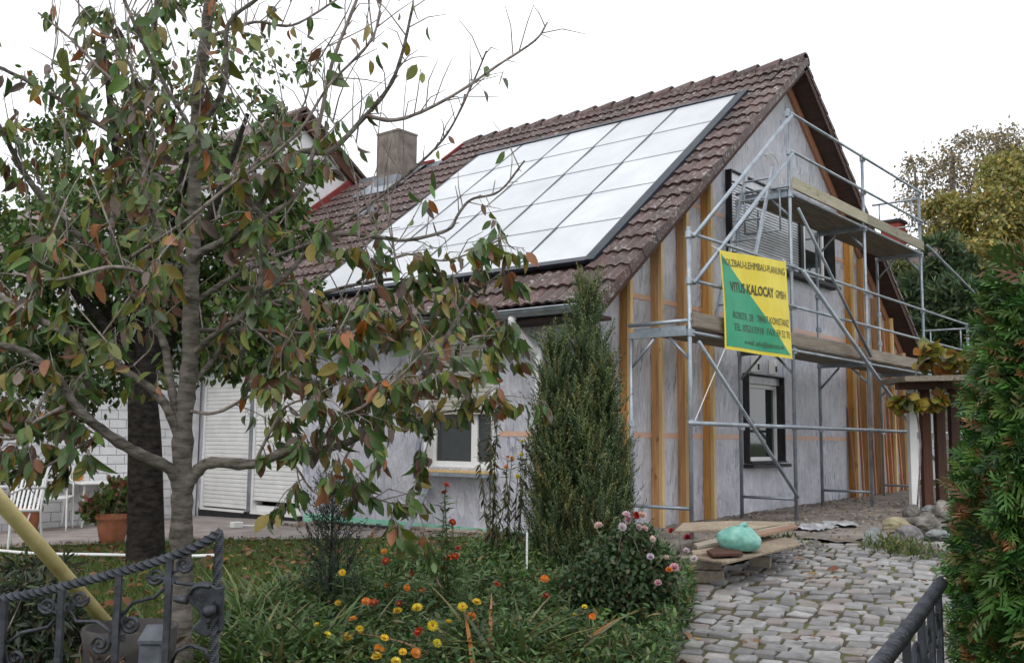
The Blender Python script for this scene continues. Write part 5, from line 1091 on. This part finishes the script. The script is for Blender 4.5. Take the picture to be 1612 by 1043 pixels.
# yellow pole, hose, planter, metal box, stake, leaning board
a, b = at(-40, 742, 3.3), at(172, 985, 4.6); dv = nrm(b-a); tt = 0
while (b+dv*tt)[2] > zt(*(b+dv*tt)[:2]): tt += .02
b = b+dv*tt; a = a-dv*.5
pl = MB().tube([a, (a+b)/2, b], [.028, .029, .030], 14).build('yellow_pole', simple('yellow_pole', (.40, .32, .13), (.56, .47, .23), 6, .5, .3, 0, 0, .4, (1, 1, 1)), None, True); tag(pl, 'thick yellow pole leaning across behind the iron gate', 'pole')
e_ = onz(b[0], b[1]); 
hs = [gnd(-20, 872), gnd(60, 879), gnd(170, 881), gnd(260, 884), gnd(340, 882)]; tag(MB().tube(smoothline([q+[0, 0, .05] for q in hs], 5), .016, 8).build('garden_hose', MT['white'], None, True), 'white hose lying across the lawn before the patio', 'hose')
pb = at(205, 1010, 3.9); pb = onz(pb[0], pb[1]); pn = empty('round_planter', pb); tag(pn, 'round dark planter tub behind the iron gate', 'planter'); zp = at(205, 985, 3.9)[2]; hh = zp-pb[2]
MB().lathe(pb, [(0, 0), (.13, 0), (.16, hh*.5), (.175, hh*.9), (.18, hh), (.165, hh), (.16, hh*.85), (0, hh*.82)], 28).build('tub', simple('tub', (.028, .025, .025), (.065, .058, .055), 9, .8, .5), pn, True)
tag(scatter('withered_cover', *leaf_tpl(.12, .03, .3, 3), pb+np.stack([rs.normal(0, .08, 260), rs.normal(0, .08, 260), np.full(260, hh*.85)], 1), np.stack([rs.normal(0, .7, 260), rs.normal(0, .7, 260), rs.uniform(.1, .9, 260)], 1), rs.normal(0, 1, (260, 3)), rs.uniform(.04, .09, 260), pick([(.10, .06, .04), (.06, .07, .03), (.14, .10, .06)], 260), MT['leaf'], pn), kind='stuff')
bx = at(240, 1018, 3.45); bo = empty('metal_box', onz(bx[0], bx[1])); tag(bo, 'grey sheet metal box before the round planter', 'box'); zb0 = float(zt(bx[0], bx[1]))+.01; top = at(240, 998, 3.45)[2]
X = RT*.04; Yv = np.array([FW[0], FW[1], 0])*.05; c = np.array([bx[0], bx[1], 0])
MT['zinc_dull'] = simple('zinc_dull', (.06, .068, .08), (.13, .14, .16), 9, .6, .4, 0, .3)
MB().prism([c-X-Yv*.5+[0, 0, zb0], c+X-Yv*.5+[0, 0, zb0], c+X+Yv+[0, 0, zb0], c-X+Yv+[0, 0, zb0]], (0, 0, top-zb0-.03)).build('body', MT['zinc_dull'], bo, bevel=.006)
MB().prism([c-X*1.07-Yv*.6+[0, 0, top-.028], c+X*1.07-Yv*.6+[0, 0, top-.028], c+X*1.07+Yv*1.1+[0, 0, top+.012], c-X*1.07+Yv*1.1+[0, 0, top+.012]], (0, 0, .012)).build('lid', MT['zinc_dull'], bo)
s0 = gnd(829, 930); tag(MB().tube([s0-[0, 0, .1], np.array([s0[0], s0[1], at(827, 838, proj(s0)[2])[2]])], .008, 8).build('plant_stake', MT['white']), 'thin white plant stake left of the juniper foot', 'stake')
q0 = gnd(532, 852); q1 = np.array([XW-.06, q0[1]+.1, .25]); tag(MB().beam(np.array([XW-.55, q0[1], float(zt(XW-.55, q0[1]))]), q1, .10, .025, (1, 0, .3)).build('leaning_board', MT['zinc']), 'grey metal board leaning against the side wall', 'board')
q = gnd(372, 832); mb = empty('junction_box', q); tag(mb, 'small white plastic box lying on the patio', 'box'); MB().box(q+[-.07, -.05, .015], q+[.07, .05, .09]).build('body', MT['white'], mb, bevel=.006); MB().tube([q+[.07, 0, .04], q+[.22, -.05, .03], q+[.36, -.1, .07], q+[.36, -.1, .16]], .012, 6).build('conduit', MT['white'], mb)
# debris strip at the wall foot
for i, (y, dx, ln, w_, mt, lb) in enumerate(((4.1, .35, 1.2, .10, 'black', 'dark plank lying along the side wall foot near the terrace doors'), (2.6, .30, 1.5, .12, 'oldwood', 'weathered plank lying along the middle of the side wall foot'), (1.1, .42, 1.3, .10, 'black', 'dark plank lying along the side wall foot near the corner'))):
    z = float(zt(XW-dx, y)); tag(MB().beam((XW-dx, y, z+.05), (XW-dx+.06, y-ln, z+.06), w_, .03).build('loose_plank', MT[mt], bevel=.003), lb, 'plank', 'loose planks along the side wall')
def rayz(u, v, zoff):
    d = FW + RT*((u-PW/2)/FPX) - UP*((v-PH/2)/FPX); t = 1.0
    while t < 40:
        q = CAM+d*t
        if q[2] <= zt(q[0], q[1])+zoff: break
        t += .01
    return q
# ------------------------------------------------------------------ board stack by the drive
MT['redplank'] = wood('redplank', (.20, .11, .07), (.34, .22, .15), 0, .2)
def slabpx(name, label, pts, zoff, th, mat, cat='board', group='boards stacked beside the drive', bev=.003):
    P = []
    for u, v in pts:
        d = FW + RT*((u-PW/2)/FPX) - UP*((v-PH/2)/FPX); t = 1.0
        while t < 40:
            q = CAM+d*t
            if q[2] <= zt(q[0], q[1])+zoff: break
            t += .01
        P.append(np.array([q[0], q[1], zt(q[0], q[1])+zoff-th]))
    zm = np.mean([q[2] for q in P]); P = [np.array([q[0], q[1], q[2]*.5+zm*.5]) for q in P]
    return tag(MB().prism(P, (0, 0, th)).build(name, MT[mat], bevel=bev), label, cat, group)
def timber(label, u0, v0, u1, v1, zc, s_=.11, mat='oldwood', h=.10):
    a, b = gnd(u0, v0), gnd(u1, v1); a = a+[0, 0, zc]; b = b+[0, 0, zc]; tag(MB().beam(a, b, s_, h).build('timber', MT[mat], bevel=.006), label, 'timber', 'timbers under the board stack')
timber('lower squared timber at the near end of the board stack', 1078, 916, 1138, 917, .05, .13, h=.095); timber('upper squared timber at the near end of the board stack', 1072, 914, 1136, 916, .148, .12, h=.095)
timber('short timber propping the far corner of the chipboard sheet', 1180, 892, 1214, 894, .05, .11, h=.10); timber('timber at the back of the board stack near the scaffold post', 1092, 872, 1150, 868, .06, .10)
slabpx('chipboard_sheet', 'large chipboard sheet lying on the timbers nearest the drive', [(1086, 880), (1145, 890), (1260, 854), (1248, 843), (1185, 840)], .235, .02, 'chip')
slabpx('chipboard_sheet', 'light board sheet lying behind the turquoise bag', [(1062, 836), (1175, 834), (1252, 819), (1150, 818), (1075, 822)], .25, .022, 'chip')
slabpx('plank', 'narrow grey plank lying across the board stack', [(1092, 858), (1098, 864), (1250, 826), (1240, 820)], .275, .025, 'oldwood')
slabpx('plank', 'reddish plank lying across the board stack towards the scaffold post', [(1180, 840), (1190, 845), (1256, 826), (1250, 821)], .29, .025, 'redplank')
slabpx('plank', 'short pale plank end left of the turquoise bag', [(1088, 866), (1092, 874), (1140, 866), (1134, 858)], .275, .03, 'chip')
slabpx('dark_board', 'dark brown bent board lying under the turquoise bag', [(1112, 866), (1122, 874), (1170, 871), (1160, 860), (1130, 858)], .29, .022, 'brownpaint')
tq = rayz(1164, 863, .27); tqo = empty('turquoise_bag', tq); tag(tqo, 'crumpled turquoise plastic bag on the board stack', 'bag')
bm = bmesh.new(); bmesh.ops.create_icosphere(bm, subdivisions=4, radius=1)
for v in bm.verts:
    p_ = v.co; n_ = mn.noise(p_*1.3)*.10+abs(mn.noise(p_*3.2))*.12+abs(mn.noise(p_*8))*.06; v.co = Vector((p_.x*.165, p_.y*.165, (p_.z*.112 if p_.z > -.6 else -.067)+.06))*(1+n_)
me = bpy.data.meshes.new('bag_body'); bm.to_mesh(me); bm.free(); me.materials.append(simple('turquoise', (.12, .34, .28), (.26, .50, .42), 9, .4, .5)); me.polygons.foreach_set('use_smooth', [True]*len(me.polygons)); link(bpy.data.objects.new('bag_body', me), tqo)
MB().tube([tq+[0, 0, .16], tq+[.02, -.02, .19], tq+[.05, -.03, .185]], [.03, .018, .03], 9).build('knot', bpy.data.materials['turquoise'], tqo, True)
# ------------------------------------------------------------------ boulders
def boulder(label, u, v, wpx, hpx, seed, mat='stone', zo=0.0):
    b = gnd(u, v+0); d = proj(b)[2]; s_ = d/FPX; bm = bmesh.new(); bmesh.ops.create_icosphere(bm, subdivisions=4, radius=1); r = np.random.RandomState(seed); off = Vector(r.uniform(-9, 9, 3)); a = r.uniform(0, 3)
    W2, H2 = wpx*s_/2, hpx*s_/2
    for q in bm.verts:
        p_ = q.co; n_ = mn.noise(p_*.9+off)*.34+(.1-abs(mn.noise(p_*1.9+off))*.42)+mn.noise(p_*6+off)*.05; p2 = p_*(1+n_); w_ = RT*p2.x*W2+np.array([FW[0], FW[1], 0])*p2.y*W2*.85+np.array([0, 0, 1])*(p2.z*H2+H2*.85); q.co = Vector(w_)
    me = bpy.data.meshes.new('boulder'); bm.to_mesh(me); bm.free(); me.materials.append(MT[mat]); me.polygons.foreach_set('use_smooth', [True]*len(me.polygons)); o = bpy.data.objects.new('boulder', me); o.location = Vector(b+[0, 0, zo]); link(o); tag(o, label, 'boulder', 'boulders heaped beside the drive')
MT['stone_light'] = simple('stone_light', (.22, .235, .235), (.40, .42, .41), 7, .8, .9, bd=.03); MT['stone_dark'] = simple('stone_dark', (.14, .13, .135), (.25, .235, .235), 6, .85, .5); MT['stone_ochre'] = simple('stone_ochre', (.24, .21, .13), (.40, .35, .23), 6, .85, .5)
for i, q in enumerate((('pale blue-grey upright boulder nearest the dirt path', 1376, 862, 32, 33, 'stone_light'), ('long ochre mossy boulder behind the pale upright one', 1411, 838, 42, 24, 'stone_ochre'), ('dark flat-topped boulder in the middle of the heap', 1431, 856, 42, 30, 'stone_dark'), ('round pale boulder beside the white pergola post', 1435, 818, 30, 26, 'stone'), ('flat light boulder topmost beside the pergola slats', 1463, 808, 28, 13, 'stone_light'), ('flat light boulder directly under the topmost one', 1462, 818, 32, 12, 'stone'), ('brown angular boulder in the centre of the heap', 1455, 838, 50, 28, 'stone'), ('dark low boulder at the front of the heap near the hedge', 1450, 872, 44, 22, 'stone_dark'), ('round grey boulder half hidden by the hedge', 1488, 818, 34, 32, 'stone'), ('small pale boulder wedged low against the hedge', 1476, 850, 34, 18, 'stone_light'), ('brown boulder at the hedge foot', 1480, 876, 34, 26, 'stone'))): boulder(q[0], q[1], q[2], q[3], q[4], i+3, q[5])
for u, v, n, lb in ((1405, 872, 260, 'green weed tuft growing between the two front boulders'), (1440, 880, 160, 'green weed tuft before the dark low boulder'), (1228, 868, 120, 'small weed tuft growing under the chipboard sheet')):
    b = gnd(u, v); t = empty('weed_tuft', b); tag(t, lb, 'weed', 'weeds beside the drive'); k = n; O = b+np.stack([rs.normal(0, .12, k), rs.normal(0, .12, k), rs.uniform(0, .14, k)], 1)
    tag(scatter('leaves', *LANCE, O, np.stack([rs.normal(0, .6, k), rs.normal(0, .6, k), rs.uniform(.2, 1.2, k)], 1), rs.normal(0, 1, (k, 3)), np.stack([rs.uniform(.05, .11, k), rs.uniform(.05, .10, k), rs.uniform(.05, .10, k)], 1), pick([(.06, .11, .025), (.10, .14, .035), (.16, .16, .06)], k), MT['leaf'], t), kind='stuff')
# crumpled grey foil on the path
for i, (u, v, a_, lb) in enumerate(((1282, 836, .0, 'crumpled grey foil sheet lying beside the scaffold post'), (1322, 830, .5, 'crumpled grey foil strip lying further along the dirt path'))):
    c = gnd(u, v); n = 14; V = []
    for j in range(n+1):
        for k in range(n+1):
            x, y = (k/n-.5)*.62, (j/n-.5)*.36; V.append(c+np.array([x*math.cos(a_)-y*math.sin(a_), x*math.sin(a_)+y*math.cos(a_), .035+.06*abs(mn.noise(Vector((x*6, y*6, i*5.))))+.03*abs(mn.noise(Vector((x*15, y*15, i*5.))))]))
    tag(MB().add(V, [(j*(n+1)+k, j*(n+1)+k+1, (j+1)*(n+1)+k+1, (j+1)*(n+1)+k) for j in range(n) for k in range(n)]).build('foil_sheet', MT['greyshutter']), lb, 'foil', 'foil scraps on the path')

# rubble and wood chips along the gable foot
def rubble(name, label, n, xr, yr, sz, pal, mat='petal'):
    X = rs.uniform(*xr, n); Y = rs.uniform(*yr, n); O = np.stack([X, Y, zt(X, Y)+.035], 1)
    T = np.array([(-.5, -.4, -.3), (.5, -.5, -.3), (.45, .45, -.3), (-.45, .5, -.3), (-.3, -.3, .35), (.35, -.25, .3), (.3, .3, .4), (-.3, .25, .3)]); F = np.array([(4, 5, 6), (4, 6, 7), (0, 1, 5), (0, 5, 4), (1, 2, 6), (1, 6, 5), (2, 3, 7), (2, 7, 6), (3, 0, 4), (3, 4, 7)])
    S = rs.uniform(.5, 1.3, (n, 3))*sz*np.array([1.4, .9, .6])
    tag(scatter(name, T, F, O, np.stack([rs.normal(0, 1, n), rs.normal(0, 1, n), rs.normal(0, .15, n)], 1), np.stack([rs.normal(0, .2, n), rs.normal(0, .2, n), np.ones(n)], 1), S, pick(pal, n, None, .3), MT[mat]), label, 'rubble', kind='stuff')
rubble('rubble', 'small stones and crumbs scattered along the dirt path', 900, (1.6, 9), (-2.3, -.05), .035, [(.20, .18, .16), (.28, .25, .22), (.12, .10, .09), (.30, .22, .14)])
rubble('wall_debris', 'stones and chips lying along the side wall foot', 420, (.9, 1.6), (-.1, 4.6), .045, [(.20, .17, .15), (.30, .27, .24), (.08, .07, .07), (.26, .16, .08)])
